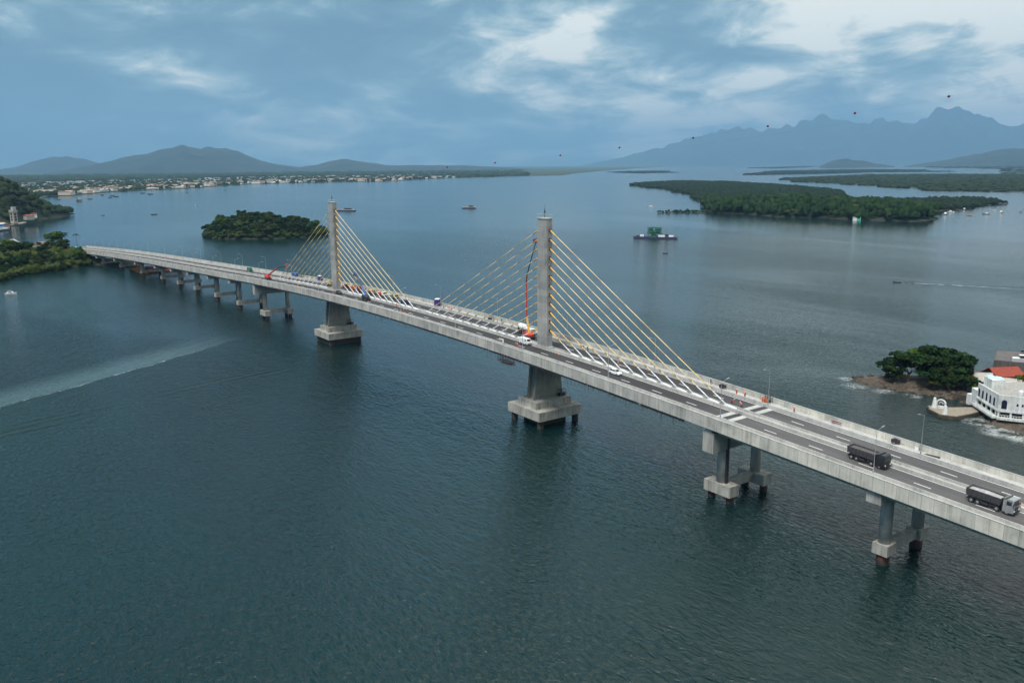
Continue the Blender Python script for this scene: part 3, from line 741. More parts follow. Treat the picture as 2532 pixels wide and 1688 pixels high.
tag(blobs('near_island_wood', nearp, 3.2, 7.2, M_LEAF, rs, 2, 1.0, .75), 'taller dark wood along the near shore of the large right island', 'wood')
tag(blobs('mangrove_wood', farp, 4, 7, M_MANG, rs, 1, .6, .3), 'low even mangrove wood covering the long back of the large right island', 'wood')
I2 = Land([(-2348,3333),(-2050,3046),(-1689,2816),(-1461,2622),(-1193,2372),(-1033,2275),(-824,2287),(-300,2200),(300,2300),(600,4500),(-1600,5300),(-2500,5300),(-2900,5000),(-2799,4461),(-2639,3731)], 2, 60, 5, nscale=150)
I2.mesh('second_island_ground', 45, M_LAND)
tag(blobs('second_island_wood', [p for p in I2.sample(9000, rs, 15, 1) if p[0] < 150], 10, 17, M_MANG, rs, 1, .26, .05), 'low mangrove wood on the second island at the right edge', 'wood')
for nm, poly, n, r0, lab in (
    ('third_island', [(-3634,4640),(-3542,4854),(-3520,5344),(-3681,6310),(-3300,6900),(-3689,7095),(-4358,8341),(-5155,8759),(-5440,8176),(-5351,7270),(-4600,6100),(-4000,5100)], 2600, 22, 'long thin wooded island beyond the large right island'),
    ('fourth_island', [(-6482,5977),(-5700,5450),(-5240,5232),(-5400,5800),(-5721,6102),(-6792,7173),(-7100,6900)], 700, 20, 'small flat wooded islet alone on the open bay near the horizon'),
    ('fifth_island', [(-9003,11415),(-8400,10900),(-7805,10549),(-8600,12400),(-11128,16453),(-11193,15767)], 700, 38, 'thin dark islet just under the horizon right of centre'),
    ('far_right_shore', [(-5942,11285),(-4564,9968),(-3400,8000),(-2655,6275),(-2173,5465),(2000,5800),(4000,16000),(-4000,24000),(-9784,19139)], 3800, 45, 'far wooded shore reaching in from the right edge')):
    I = Land(poly, 2, 100, hash(nm) % 7 + 3 if False else len(nm), nscale=200); I.mesh(nm + '_ground', 110, M_LAND)
    tag(blobs(nm + '_wood', I.sample(n, rs, r0 * 1.1, 0), r0 * .7, r0 * 1.25, M_MANG, rs, 1, .16, .0), lab, 'wood')

# ------------------------------------------------------------------ mainland with the town
shore = [(-2900,-60),(-2640,128),(-2476,160),(-2733,214),(-2754,284),(-2973,393),(-3129,488),(-3247,641),(-3381,814),(-3784,1089),(-3990,1337),(-4073,1607),(-4075,1841),(-3963,2029),(-4382,2474),(-4655,2818),(-4942,3234),(-4952,4075),(-6100,5202),(-9287,8697),(-18412,19382),(-30000,34000),(-36000,43000)]
mb = MB(); mb.prism(shore + [(-43000,43000),(-43500,-43500),(-16000,-43000),(-5200,-1500)], -2, 2.2)
def mainmat():
    b = NB('mainland'); co = b.coord(world=True); n = b.noise(co, .0022, 5, .6); n2 = b.noise(co, .012, 4, .6)
    b.set('Base Color', b.ramp(b.math('ADD', b.math('MULTIPLY', n, .5), b.math('MULTIPLY', n2, .5)), [(.36, (.010, .024, .012, 1)), (.62, (.032, .055, .024, 1))])).set('Roughness', .95); return b.m
tag(mb.build('mainland', mainmat()), kind='structure')
def polar(n, b0, b1, rs_, dmin, dmax_fn, jit=None):
    out_ = []
    while len(out_) < n:
        be = rs_.uniform(b0, b1); v = rs_.uniform(0, 1); d0, d1 = dmin(be), dmax_fn(be); d = 1 / (1 / d0 + (1 / d1 - 1 / d0) * v)
        x = CAM.x + d * math.sin(be); y = CAM.y + d * math.cos(be)
        out_.append((x, y, d))
    return out_
shp = np.array(shore); sb = np.arctan2(shp[:, 0] - CAM.x, shp[:, 1] - CAM.y); sdist = np.hypot(shp[:, 0] - CAM.x, shp[:, 1] - CAM.y); oo = np.argsort(sb[:18]); 
def shore_d(be): return float(np.interp(be, sb[:18][oo], sdist[:18][oo]))
BE0, BE1 = -1.505, -1.005
def sparse(be): return np.clip((be - BE0) / .05, 0, 1)
r2 = random.Random(11)
WALLC = [(.62, .60, .56), (.70, .69, .66), (.52, .47, .40), (.60, .52, .44), (.45, .46, .47), (.68, .62, .50)]
ROOFC = [(.26, .15, .11), (.50, .48, .46), (.38, .37, .36), (.40, .28, .22), (.75, .74, .72), (.55, .50, .46), (.70, .69, .67)]
HV = []
for k in range(10):
    w_, d_, h_ = r2.uniform(13, 26), r2.uniform(12, 18), r2.uniform(4, 8)
    if k in (3, 7): w_, d_, h_ = r2.uniform(36, 55), 22, 10
    wl = MB().box(-w_/2, w_/2, -d_/2, d_/2, -1, h_); 
    for j in range(int(w_ // 4)): wl.box(-w_/2 + 1.2 + j * 4, -w_/2 + 2.6 + j * 4, -d_/2 - .06, -d_/2 + .05, h_ - 2.8, h_ - 1.2)
    rf = MB().side([(-w_/2 - .5, h_), (w_/2 + .5, h_), (w_/2 - 1, h_ + 1.2), (0, h_ + r2.uniform(1.2, 3.2)), (-w_/2 + 1, h_ + 1.2)], -d_/2 - .5, d_/2 + .5)
    a = wl.mesh('house_wall'); a.materials.append(paint(WALLC[k % 6], .8)); b_ = rf.mesh('house_roof'); b_.materials.append(paint(ROOFC[k % 7], .8)); HV.append((a, b_))
hs = polar(300, BE0, BE1, rs, lambda b: shore_d(b) + 14, lambda b: shore_d(b) + 650)
for i, (x, y, d) in enumerate(hs):
    e = empty('town_house', (x, y, 2.1), rs.uniform(0, 3.14), 'low house with a pale roof among many in the waterfront town across the bay', 'house', 'houses of the waterfront town')
    k = rs.randint(10)
    for nm, me in (('wall', HV[k][0]), ('roof', HV[k][1])):
        o = bpy.data.objects.new(nm, me); COL.objects.link(o); o.parent = e
# the rest of the town further inland, past the 300 nearest houses
tw = MB()
for i, (x, y, d) in enumerate(polar(1900, BE0, BE1 - .05, rs, lambda b: shore_d(b) + 350, lambda b: shore_d(b) + 3000)):
    if rs.rand() < .25: continue
    a = rs.uniform(0, 3.14); w_, d_, h_ = rs.uniform(7, 20), rs.uniform(7, 13), rs.uniform(4, 8.5)
    ca, sa = math.cos(a), math.sin(a); q = [(x + ca * u - sa * v, y + sa * u + ca * v) for u, v in ((-w_, -d_), (w_, -d_), (w_, d_), (-w_, d_))]; tw.prism(q, 0, h_)
def townmat():
    b = NB('town_mass'); wc = b.coord(world=True); vo = b.N.new('ShaderNodeTexVoronoi'); vo.inputs['Scale'].default_value = .022; b.L.new(wc, vo.inputs['Vector'])
    b.set('Base Color', b.ramp(vo.outputs['Color'], [(0, (.30, .19, .15, 1)), (.25, (.36, .34, .32, 1)), (.6, (.50, .49, .47, 1)), (1, (.68, .68, .66, 1))])).set('Roughness', .85); return b.m
tag(tw.build('town_mass', townmat()), 'distant mass of pale low houses further inland behind the waterfront town', 'town', kind='stuff')
pts = [(x, y, 1.0) for x, y, d in polar(2500, BE0 - .03, BE1 + .02, rs, lambda b: shore_d(b) + 25, lambda b: shore_d(b) + 2600)]
tag(blobs('town_trees', pts, 6, 13, M_MANG, rs, 1, .7, .25), 'dark green trees scattered between the houses of the town', 'trees')
pts = [(x, y, 2.0) for x, y, d in polar(4200, -1.53, -.93, rs, lambda b: shore_d(b) + (3300 if b < BE1 else 20), lambda b: 13000)]
tag(blobs('inland_wood', pts, 30, 75, M_MANG, rs, 1, .22, .0), 'flat dark wood stretching inland behind the town', 'wood')

# ------------------------------------------------------------------ mountains
def mtmat():
    b = NB('mountain_wood'); co = b.coord(world=True); n = b.noise(co, .0011, 6, .62)
    b.set('Base Color', b.ramp(n, [(.35, (.006, .016, .018, 1)), (.65, (.016, .032, .028, 1))])).set('Roughness', 1); return b.m
M_MT = mtmat()
def bearing(px): # bearing of a column of the view
    return YAW + math.atan((px * 1.0765 - 1266) / 2062.79)
def ridge(name, prof, dist, depth, seed, base=388):
    """a mountain range: crest heights along a line of bearings, with spurs and gullies"""
    pr = np.array(prof, float); be = np.array([bearing(p) for p in pr[:, 0]]); hs_ = (base - pr[:, 1]) * 1.0765 / 2062.79 * dist
    nb = 220; nd = 26; bb = np.linspace(be[0], be[-1], nb); hh = np.interp(bb, be, hs_)
    k = np.array([.25, .5, .25]); hh = np.convolve(np.pad(hh, 1, 'edge'), k, 'valid')
    V = []
    for j in range(nd):
        t = j / (nd - 1) * 2 - 1; d = dist + t * depth
        x = CAM.x + d * np.sin(bb); y = CAM.y + d * np.cos(bb)
        n = vnoise(x / (depth * .35), y / (depth * .35), seed); n2 = vnoise(x / (depth * .09), y / (depth * .09), seed + 1)
        fall = np.clip(1 - np.abs(t) ** 1.15, 0, 1)
        z = hh * (fall + (n - .5) * .55 * fall * (1 - fall) * 3 + (n2 - .5) * .24 * (fall > .02)) + np.where(fall > .99, 0, 0)
        V.append(np.stack([x, y, np.maximum(z, -5)], 1))
    idx = np.arange(nb * nd).reshape(nd, nb); f = np.stack([idx[:-1, :-1].ravel(), idx[:-1, 1:].ravel(), idx[1:, 1:].ravel(), idx[1:, :-1].ravel()], 1)
    return tag(link(name, npmesh(name, np.concatenate(V), f, M_MT, True), None), kind='structure')
ridge('mountain', [(120,388),(200,376),(240,370),(300,358),(345,352),(400,340),(430,335),(455,334),(500,338),(545,340),(590,354),(620,365),(650,372),(700,379),(740,375),(780,366),(810,360),(840,368),(900,376),(1000,377),(1080,378),(1180,384),(1230,388)], 16000, 2400, 1)
ridge('mountain', [(-60,384),(0,384),(60,378),(100,368),(150,359),(190,357),(225,361),(260,374),(300,380),(340,388)], 22000, 2600, 2)
ridge('mountain', [(1300,388),(1380,374),(1440,362),(1500,348),(1540,338),(1600,322),(1680,305),(1740,308),(1820,300),(1850,291),(1872,287),(1900,296),(1960,304),(2040,298),(2080,300),(2105,282),(2130,276),(2150,280),(2175,275),(2200,284),(2235,302),(2290,315),(2352,312),(2420,320)], 42000, 4200, 3, 384)
ridge('mountain', [(1870,382),(1895,371),(1930,366),(1965,370),(1995,376),(2040,382)], 15000, 1000, 4, 384)
ridge('mountain', [(2060,384),(2130,374),(2180,368),(2240,358),(2300,352),(2352,344),(2440,330),(2500,330)], 17000, 2000, 5, 384)

# ------------------------------------------------------------------ haze
hz = MB().box(-50000, 50000, -50000, 50000, -3.5, 2600).build('haze', None)
hm = bpy.data.materials.new('haze'); hm.use_nodes = True; hn = hm.node_tree; hn.nodes.clear()
ho = hn.nodes.new('ShaderNodeOutputMaterial'); pv = hn.nodes.new('ShaderNodeVolumePrincipled')
pv.inputs['Color'].default_value = (.27, .50, .74, 1); pv.inputs['Density'].default_value = 4.0e-5; pv.inputs['Anisotropy'].default_value = 0.0
hn.links.new(pv.outputs[0], ho.inputs['Volume']); hz.data.materials.append(hm); tag(hz, kind='stuff')
# ------------------------------------------------------------------ street lamps
LM = MB(); LM.tube((0, 0, .85), (0, 0, 9.6), .085, .05, n=8).tube((0, 0, .85), (0, 0, 1.35), .17, n=8)
lamp0 = empty('street_lamp', (0, 0, 0), 0, 'slim grey street lamp on the inner barrier of the bridge deck', 'street lamp', 'street lamps along the bridge')
LM.build('pole', M_STEEL, lamp0); MB().tube((0, 0, 9.55), (0, 1.9, 10.1), .035, n=6).build('arm', M_STEEL, lamp0)
MB().add([(-.16, 1.8, 10.05), (.16, 1.8, 10.05), (.13, 2.7, 10.22), (-.13, 2.7, 10.22), (-.12, 1.8, 10.2), (.12, 1.8, 10.2), (.1, 2.7, 10.3), (-.1, 2.7, 10.3)],
         [(0, 3, 2, 1), (4, 5, 6, 7), (0, 1, 5, 4), (1, 2, 6, 5), (2, 3, 7, 6), (3, 0, 4, 7)]).build('lamp_head', M_STEEL, lamp0)
first = True
s = 160.0
for k in range(23):
    s = 160.3 - 40.0 * k
    if s < -640: break
    for side in (-1, 1):
        o = P(s, side * 9.16, 0); rz = head(s) + (0 if side < 0 else math.pi)
        nm = {0: 'by the right edge', 1: 'beside the dark dump truck', 2: 'by the right expansion joint'}.get(k)
        lab = ('street lamp on the near barrier ' if side < 0 else 'street lamp on the far barrier ') + nm if nm else ('slim street lamp on the %s barrier left of the right expansion joint' % ('near' if side < 0 else 'far'))
        if first: lamp0.location = o; lamp0.rotation_euler = (0, 0, rz); lamp0['label'] = lab; first = False
        else: copy_tree(lamp0, None, o, rz, lab)

# ------------------------------------------------------------------ vehicles (built facing +x, origin on the road)
def wheel(parent, x, y, r, w_=.28, rim=True):
    wl = MB().tube((x, y - w_ / 2, r), (x, y + w_ / 2, r), r, n=16).build('wheel', M_BLACKRUB, parent)
    sy = 1 if y > 0 else -1
    if rim: MB().tube((x, y + sy * w_ * .45, r), (x, y + sy * (w_ / 2 + .02), r), r * .55, r * .45, n=12).build('rim', M_STEEL, wl)
    return wl
def rz_slope(s): return math.atan((P(s + 1)[2] - P(s - 1)[2]) / 2)
def place(e, s, off, flip=False):
    e.location = P(s, off, .015); sl = rz_slope(s); e.rotation_mode = 'XYZ'
    e.rotation_euler = (0, -sl if not flip else sl, head(s) + (math.pi if flip else 0)); return e
def dump_truck(s, off, cab, body, load, label, load_h=.1):
    t = empty('dump_truck', (0, 0, 0), 0, label, 'dump truck', 'dump trucks on the bridge'); place(t, s, off)
    MB().box(-4.2, 3.9, -.45, .45, .65, .95).box(-4.2, -4.0, -1.15, 1.15, .6, .85).box(-1.6, -.2, -1.15, -.6, .45, .95).box(-.2, .9, .6, 1.15, .45, 1.0).build('chassis', M_DARK, t)
    cb = MB().side([(2.35, .95), (4.25, .75), (4.3, 1.9), (4.1, 2.95), (3.9, 3.12), (2.35, 3.1)], -1.2, 1.2).box(2.35, 4.3, -1.22, -1.0, .55, .95).box(2.35, 4.3, 1.0, 1.22, .55, .95)
    cabo = cb.build('cab', cab, t)
    MB().add([(4.325, -1.05, 1.95), (4.325, 1.05, 1.95), (4.135, 1.0, 2.85), (4.135, -1.0, 2.85)], [(0, 1, 2, 3)]).build('windshield', M_GLASS, cabo)
    for sy in (-1, 1):
        MB().box(2.95, 3.85, min(sy * 1.2, sy * 1.215), max(sy * 1.2, sy * 1.215), 1.95, 2.75).build('side_window', M_GLASS, cabo)
        m_ = MB().tube((4.15, sy * 1.2, 2.6), (4.3, sy * 1.5, 2.55), .03, n=5); a0, a1 = sorted((sy * 1.38, sy * 1.58)); m_.box(4.22, 4.32, a0, a1, 1.85, 2.5); m_.build('mirror', M_DARK, cabo)
        a0, a1 = sorted((sy * .75, sy * 1.1)); MB().box(4.32, 4.4, a0, a1, .9, 1.12).build('headlight', M_WHITE, cabo)
    MB().box(4.2, 4.45, -1.2, 1.2, .5, .85).box(4.31, 4.36, -.7, .7, 1.15, 1.75).build('bumper_and_grille', M_DARK, cabo)
    b = MB()
    b.add([(-4.3, -1.25, 1.35), (1.9, -1.25, 1.35), (1.9, 1.25, 1.35), (-4.3, 1.25, 1.35), (-4.45, -1.28, 2.75), (2.1, -1.28, 2.75), (2.1, 1.28, 2.75), (-4.45, 1.28, 2.75),
           (-4.35, -1.18, 2.75), (2.0, -1.18, 2.75), (2.0, 1.18, 2.75), (-4.35, 1.18, 2.75), (-4.3, -1.1, 2.35), (1.9, -1.1, 2.35), (1.9, 1.1, 2.35), (-4.3, 1.1, 2.35)],
          [(0, 3, 2, 1), (0, 1, 5, 4), (1, 2, 6, 5), (2, 3, 7, 6), (3, 0, 4, 7), (4, 5, 9, 8), (5, 6, 10, 9), (6, 7, 11, 10), (7, 4, 8, 11), (8, 9, 13, 12), (9, 10, 14, 13), (10, 11, 15, 14), (11, 8, 12, 15), (12, 13, 14, 15)])
    b.side([(1.95, 2.4), (2.1, 2.75), (3.0, 3.2), (3.0, 3.28), (2.0, 2.95), (1.9, 2.75)], -1.25, 1.25)
    for k in range(8):
        for sy in (-1, 1): a0, a1 = sorted((sy * 1.27, sy * 1.36)); b.box(-4.2 + k * .85, -4.08 + k * .85, a0, a1, 1.36, 2.7)
    b.build('dump_body', body, t)
    ld = MB(); g_ = [(x_, y_, 2.4 + load_h * (1 - (abs(x_ + 1.2) / 3.2) ** 2) * (1 - (abs(y_) / 1.15) ** 2)) for x_ in np.linspace(-4.28, 1.88, 9) for y_ in np.linspace(-1.09, 1.09, 5)]
    ld.add(g_, [(i * 5 + j, (i + 1) * 5 + j, (i + 1) * 5 + j + 1, i * 5 + j + 1) for i in range(8) for j in range(4)]); ld.build('load', load, t)
    for x_ in (-3.3, -2.1, 1.35, 3.15):
        for sy in (-1, 1): wheel(t, x_, sy * 1.02, .52, .34)
    for sy in (-1, 1): a0, a1 = sorted((sy * .85, sy * 1.2)); MB().side([(-4.1, .9), (-3.9, 1.2), (-1.5, 1.2), (-1.3, .9), (-1.45, .9), (-1.6, 1.1), (-3.8, 1.1), (-3.95, .9)], a0, a1).build('mudguard', M_DARK, t)
    return t
M_BLACKP = paint((.018, .018, .022), .3); M_CHAR = paint((.05, .05, .055), .5); M_SILVER = paint((.30, .31, .32), .35, .2); M_TARP = paint((.33, .33, .32), .8, 0, .3); M_SOIL = paint((.09, .08, .075), .9, 0, .3)
dump_truck(115.7, -3.5, M_BLACKP, M_CHAR, M_SOIL, 'black dump truck with an open black body beside the street lamp')
dump_truck(141.2, -3.9, M_SILVER, M_CHAR, M_TARP, 'dump truck with a silver grey cab and pale grey load at the right edge', .45)
def car(s, off, col, label, name='parked_car', flip=False, tall=0):
    t = empty(name, (0, 0, 0), 0, label, 'car'); place(t, s, off, flip)
    def sec(x, hw, z0, z1, r=.12): return [(x, -hw, z0), (x, -hw - .0, z0 + (z1 - z0) * .55), (x, -hw + r, z1), (x, hw - r, z1), (x, hw, z0 + (z1 - z0) * .55), (x, hw, z0)]
    MB().loft([sec(-2.05, .72, .35, .85), sec(-1.95, .84, .28, .95), (sec(-.9, .87, .25, .98)), sec(.7, .87, .25, .97), sec(1.7, .84, .28, .82), sec(2.1, .70, .35, .66)]).build('body', col, t)
    rf = MB().loft([[(-1.85, -.76, .93), (-1.85, .76, .93), (1.05, .76, .93), (1.05, -.76, .93)][::-1], [(-1.35, -.60, 1.46 + tall), (-1.35, .60, 1.46 + tall), (.25, .60, 1.46 + tall), (.25, -.60, 1.46 + tall)][::-1]]).build('cabin', M_GLASS, t)
    MB().box(-1.38, .28, -.62, .62, 1.44 + tall, 1.5 + tall).build('roof', col, t)
    for sy in (-1, 1):
        MB().tube((.25, sy * .6, 1.46 + tall), (1.05, sy * .77, .93), .045, n=4).build('pillar', col, t); MB().tube((-.45, sy * .62, 1.46 + tall), (-.45, sy * .8, .93), .045, n=4).build('pillar', col, t)
        a0, a1 = sorted((sy * .42, sy * .7)); MB().box(2.0, 2.12, a0, a1, .52, .64).build('headlight', M_WHITE, t)
        for x_ in (-1.3, 1.35): wheel(t, x_, sy * .80, .32, .2)
    return t
car(36.6, -2.9, M_WHITE, 'small white car driving on the dark near lane right of the near pylon', 'white_car')
car(-148.5, -4.0, M_BLACKP, 'black car on the near lane in front of the far pylon', 'black_car')
def van(s, off):
    t = empty('white_van', (0, 0, 0), 0, 'white box van parked by the median in front of the near pylon', 'van'); place(t, s, off)
    b = MB().side([(-2.3, .35), (2.2, .35), (2.35, .9), (2.1, 1.35), (1.55, 2.05), (1.3, 2.12), (-2.3, 2.15)], -.85, .85).build('body', M_WHITE, t)
    MB().add([(2.115, -.72, 1.36), (2.115, .72, 1.36), (1.60, .68, 2.02), (1.60, -.68, 2.02)], [(0, 1, 2, 3)]).build('windshield', M_GLASS, b)
    for sy in (-1, 1):
        MB().box(.7, 1.35, min(sy * .85, sy * .862), max(sy * .85, sy * .862), 1.35, 1.85).build('side_window', M_GLASS, b)
        for x_ in (-1.45, 1.45): wheel(t, x_, sy * .76, .33, .22)
van(-7.4, -2.3)
def boom_lift(s, off, col, tip, label, flip=False, r0=.3, cols=None, lowcol=None, upcol=None, basket=None, joints=None):
    """self-propelled boom lift; tip and joints are world points"""
    t = empty('boom_lift', (0, 0, 0), 0, label, 'boom lift', 'boom lifts on the bridge'); place(t, s, off, flip)
    MB().box(-1.9, 1.9, -.95, .95, .45, .95).box(-1.2, 1.2, -1.15, 1.15, .55, .8).build('chassis', M_DARK, t)
    for x_ in (-1.5, 1.5):
        for sy in (-1, 1): wheel(t, x_, sy * 1.05, .5, .38)
    MB().side([(-2.3, 1.05), (1.3, 1.05), (1.3, 1.6), (.4, 2.3), (-1.6, 2.35), (-2.3, 1.9)], -1.1, 1.1).build('turntable', col, t)
    bpy.context.view_layer.update(); inv = t.matrix_world.inverted()
    pts = [Vector((0, 0, 2.2))] + [inv @ Vector(p) for p in (joints or [])] + [inv @ Vector(tip)]
    r = r0
    for k in range(len(pts) - 1):
        c_ = cols[k] if cols else ((lowcol or col) if k < (len(pts) - 1) / 2 else (upcol or col))
        MB().tube(pts[k], pts[k + 1], r, r * .75, n=4).build('boom', c_, t); r *= .78
    p = pts[-1]
    bk = MB().box(p.x - .9, p.x + .9, p.y - .5, p.y + .5, p.z - .3, p.z - .15)
    for a in (-.9, .9):
        for b_ in (-.5, .5): bk.tube((p.x + a, p.y + b_, p.z - .2), (p.x + a, p.y + b_, p.z + .95), .05, n=4)
    for zz in (.4, .95):
        for b_ in (-.5, .5): bk.tube((p.x - .9, p.y + b_, p.z + zz), (p.x + .9, p.y + b_, p.z + zz), .05, n=4)
        for a in (-.9, .9): bk.tube((p.x + a, p.y - .5, p.z + zz), (p.x + a, p.y + .5, p.z + zz), .05, n=4)
    bk.box(p.x - .88, p.x + .88, p.y - .51, p.y - .47, p.z - .1, p.z + .7)
    bk.build('basket', basket or col, t); return t
M_BLUE = paint((.015, .10, .33), .5); M_PURP = paint((.045, .03, .20), .5); M_TEAL = paint((.02, .22, .16), .5); M_TAN = paint((.40, .30, .17), .7); M_MAROON = paint((.18, .01, .015), .5)
Zb = 25.5
M_GREYC2 = paint((.30, .30, .30), .6); M_NAVYP = paint((.012, .035, .10), .5)
boom_lift(-240.5, -4.2, M_RED, (-214.5, -3.0, Zb + 6.6), 'red boom lift with its arm raised over the near lane left of the far pylon', joints=[(-226.5, -3.5, Zb + 4.6)], upcol=M_BLACKP, r0=.5)
boom_lift(-120.5, -4.0, M_DARK, (-130.4, -4.0, Zb + 10.2), 'blue boom lift with a raised blue arm among the cables right of the far pylon', lowcol=M_BLUE, upcol=M_CHAR, basket=M_PURP, joints=[(-124.5, -4.0, Zb + 6.0)], r0=.55)
boom_lift(-13.2, 3.6, M_RED, (-8.6, 3.2, Zb + 32.8), 'tall red boom lift reaching up beside the near pylon', lowcol=M_YELLOW, upcol=M_BLACKP, basket=M_MAROON, r0=.5, cols=[M_YELLOW, M_RED, M_MAROON, M_BLACKP],
          joints=[(-14.3, 3.6, Zb + 7.2), (-14.0, 3.2, Zb + 18.6), (-13.6, 3.2, Zb + 21.5)])
def truck(s, off, cab, body, label, kind='flat', flip=False, ln=6.0, name='truck', cat='truck'):
    t = empty(name, (0, 0, 0), 0, label, cat); place(t, s, off, flip)
    if kind != 'mixer': t.scale = (.85, .85, .85)
    MB().box(-ln / 2, ln / 2, -.5, .5, .5, .85).build('chassis', M_DARK, t)
    c = MB().side([(ln/2 - 1.7, .8), (ln/2, .7), (ln/2, 1.6), (ln/2 - .3, 2.4), (ln/2 - 1.7, 2.45)], -1.05, 1.05).build('cab', cab, t)
    MB().add([(ln/2 + .012, -.9, 1.6), (ln/2 + .012, .9, 1.6), (ln/2 - .27, .85, 2.33), (ln/2 - .27, -.85, 2.33)], [(0, 1, 2, 3)]).build('windshield', M_GLASS, c)
    if kind == 'flat':
        MB().box(-ln/2, ln/2 - 1.85, -1.1, 1.1, .87, 1.05).box(-ln/2, ln/2 - 1.85, -1.1, -1.03, 1.05, 1.6).box(-ln/2, ln/2 - 1.85, 1.03, 1.1, 1.05, 1.6).box(-ln/2, -ln/2 + .07, -1.03, 1.03, 1.05, 1.6).build('cargo_bed', body, t)
    elif kind == 'box': MB().box(-ln/2, ln/2 - 1.85, -1.1, 1.1, .87, 2.9).build('cargo_box', body, t)
    elif kind == 'tank': MB().tube((-ln/2, 0, 1.8), (ln/2 - 1.95, 0, 1.8), .95, n=16).box(-ln/2 + .2, ln/2 - 2.1, -.6, .6, .84, 1.2).build('tank', body, t)
    elif kind == 'mixer':
        q = MB(); ax = [(-ln/2 - .1, .55, 2.35), (-ln/2 + .9, 1.1, 2.1), (-ln/2 + 2.4, 1.2, 1.9), (ln/2 - 2.0, .6, 1.7)]
        q.loft([[(x_, r_ * math.cos(a), z_ + .35 + r_ * math.sin(a)) for a in [6.283 * k / 14 for k in range(14)]] for x_, r_, z_ in ax]); q.build('mixer_drum', body, t, True)
        MB().side([(-ln/2 - .6, 1.1), (-ln/2 - .2, 2.6), (-ln/2 + .3, 2.9), (-ln/2 + .1, .85)], -.35, .35).build('chute', M_DARK, t)
    for x_ in (-ln/2 + .8, -ln/2 + 1.9, ln/2 - .9) if ln > 6.5 else (-ln/2 + 1.1, ln/2 - .9):
        for sy in (-1, 1): wheel(t, x_, sy * .9, .45, .28)
    return t
truck(-19.5, 7.2, M_WHITE, M_WHITE, 'concrete mixer truck with a white drum beside the near pylon', 'mixer', ln=8.2, name='mixer_truck', cat='mixer truck')
truck(-184, 7.0, M_YELLOW, M_TAN, 'yellow flatbed truck on the far lane just right of the far pylon', ln=7)
truck(-166, 7.4, M_MAROON, M_RED, 'small red pickup truck on the far lane between the cables', ln=5)
truck(-146.5, 6.6, M_GREYC2, M_MAROON, 'truck with a grey cab and dark red box body behind the blue boom lift', 'box', ln=7.5)
truck(-137, 7.2, M_TAN, M_TAN, 'tan water tank truck on the far lane among the cables', 'tank', ln=7)
truck(-127.5, 7.2, M_WHITE, M_RED, 'white and red flatbed truck on the far lane, fourth along from the far pylon', ln=7)
truck(-117, 7.6, M_TAN, M_TEAL, 'tan cabbed truck with a dark green bed on the far lane', ln=6.5)
truck(-101, 3.6, M_NAVYP, M_NAVYP, 'dark blue truck standing by the median at the foot of the outermost cables', ln=8)
truck(-303, 7.5, M_TEAL, M_TEAL, 'green truck on the far lane left of the red boom lift', 'box', ln=6)
def loader():
    t = empty('concrete_pump', (0, 0, 0), 0, 'orange concrete pump trailer by the barrier near the white truck', 'pump'); place(t, -157, 7)
    MB().box(-1.8, 1.2, -.7, .7, .5, 1.3).side([(.2, 1.3), (1.4, 1.3), (1.7, 2.0), (.0, 2.0)], -.8, .8).build('body', M_ORANGE, t)
    MB().tube((1.2, 0, .6), (3.0, 0, .45), .06, n=5).build('tow_bar', M_DARK, t)
    for sy in (-1, 1): wheel(t, -.4, sy * .8, .38, .2)
loader()
# ------------------------------------------------------------------ small things on the deck
def toilet(s, off, col, label, h=2.2, roof=M_WHITE, name='portable_toilet', cat='portable toilet', w_=.6):
    z0 = .2 if off > 9.3 else 0
    t = empty(name, P(s, off, z0), head(s), label, cat)
    b = MB().taper((-w_, w_, -w_, w_, .05), (-w_ * .97, w_ * .97, -w_ * .97, w_ * .97, h)).box(-w_ - .05, w_ + .05, -w_ - .05, w_ + .05, 0, .12).build('cabin', col, t)
    MB().box(-w_ * .6, w_ * .6, -w_ - .02, -w_ + .03, .2, h - .25).build('door', col, t)
    MB().lathe([(w_ * 1.45, 0), (w_ * 1.4, .12), (w_ * .9, .34), (.1, .42)], (0, 0, h), 4).build('roof', roof, t).rotation_euler = (0, 0, 0)
toilet(-206, 11.2, M_PURP, 'purple portable toilet with a white roof on the far walkway left of the far pylon', 2.6, w_=.9)
toilet(-85.8, 11.2, M_PURP, 'purple portable toilet with a white roof on the far walkway midway between the pylons', 2.9, w_=.95)
toilet(-240, 11.2, M_BLUE, 'blue site cabin on the far walkway near the end of the outer cables', 2.2, M_BLUE, 'site_cabin', 'cabin', 1.3)
def cone(s, off, label='orange and white traffic cone standing on the near lane'):
    z0 = .2 if abs(off) > 9.3 else .012
    t = empty('traffic_cone', P(s, off, z0), 0, label, 'traffic cone')
    MB().box(-.22, .22, -.22, .22, 0, .05).lathe([(.17, .05), (.03, .78)], n=10).build('cone', M_ORANGE, t); MB().lathe([(.135, .28), (.1, .48)], n=10).build('white_band', M_WHITE, t)
cone(-62.6, 3.2, 'traffic cone by the median left of the mid-span cables'); cone(-97, -1.8, 'traffic cone by the median in front of the dark blue truck')
cone(-62.0, 2.4, 'second traffic cone by the median left of the mid-span cables, nearest the median'); cone(9.6, -2.0, 'lone traffic cone by the median at the foot of the near pylon')
def barrier(s, off, col, label, w_=2.0):
    z0 = .2 if abs(off) > 9.3 else .012
    t = empty('road_barrier', P(s, off, z0), head(s), label, 'barrier')
    for zz in (.35, .75): MB().box(-w_/2, w_/2, -.04, .04, zz, zz + .2).build('board', col, t)
    for a in (-w_/2 + .2, w_/2 - .2): MB().tube((a, -.35, 0), (a, 0, .98), .035, n=5).tube((a, .35, 0), (a, 0, .98), .035, n=5).build('leg', M_STEEL, t)
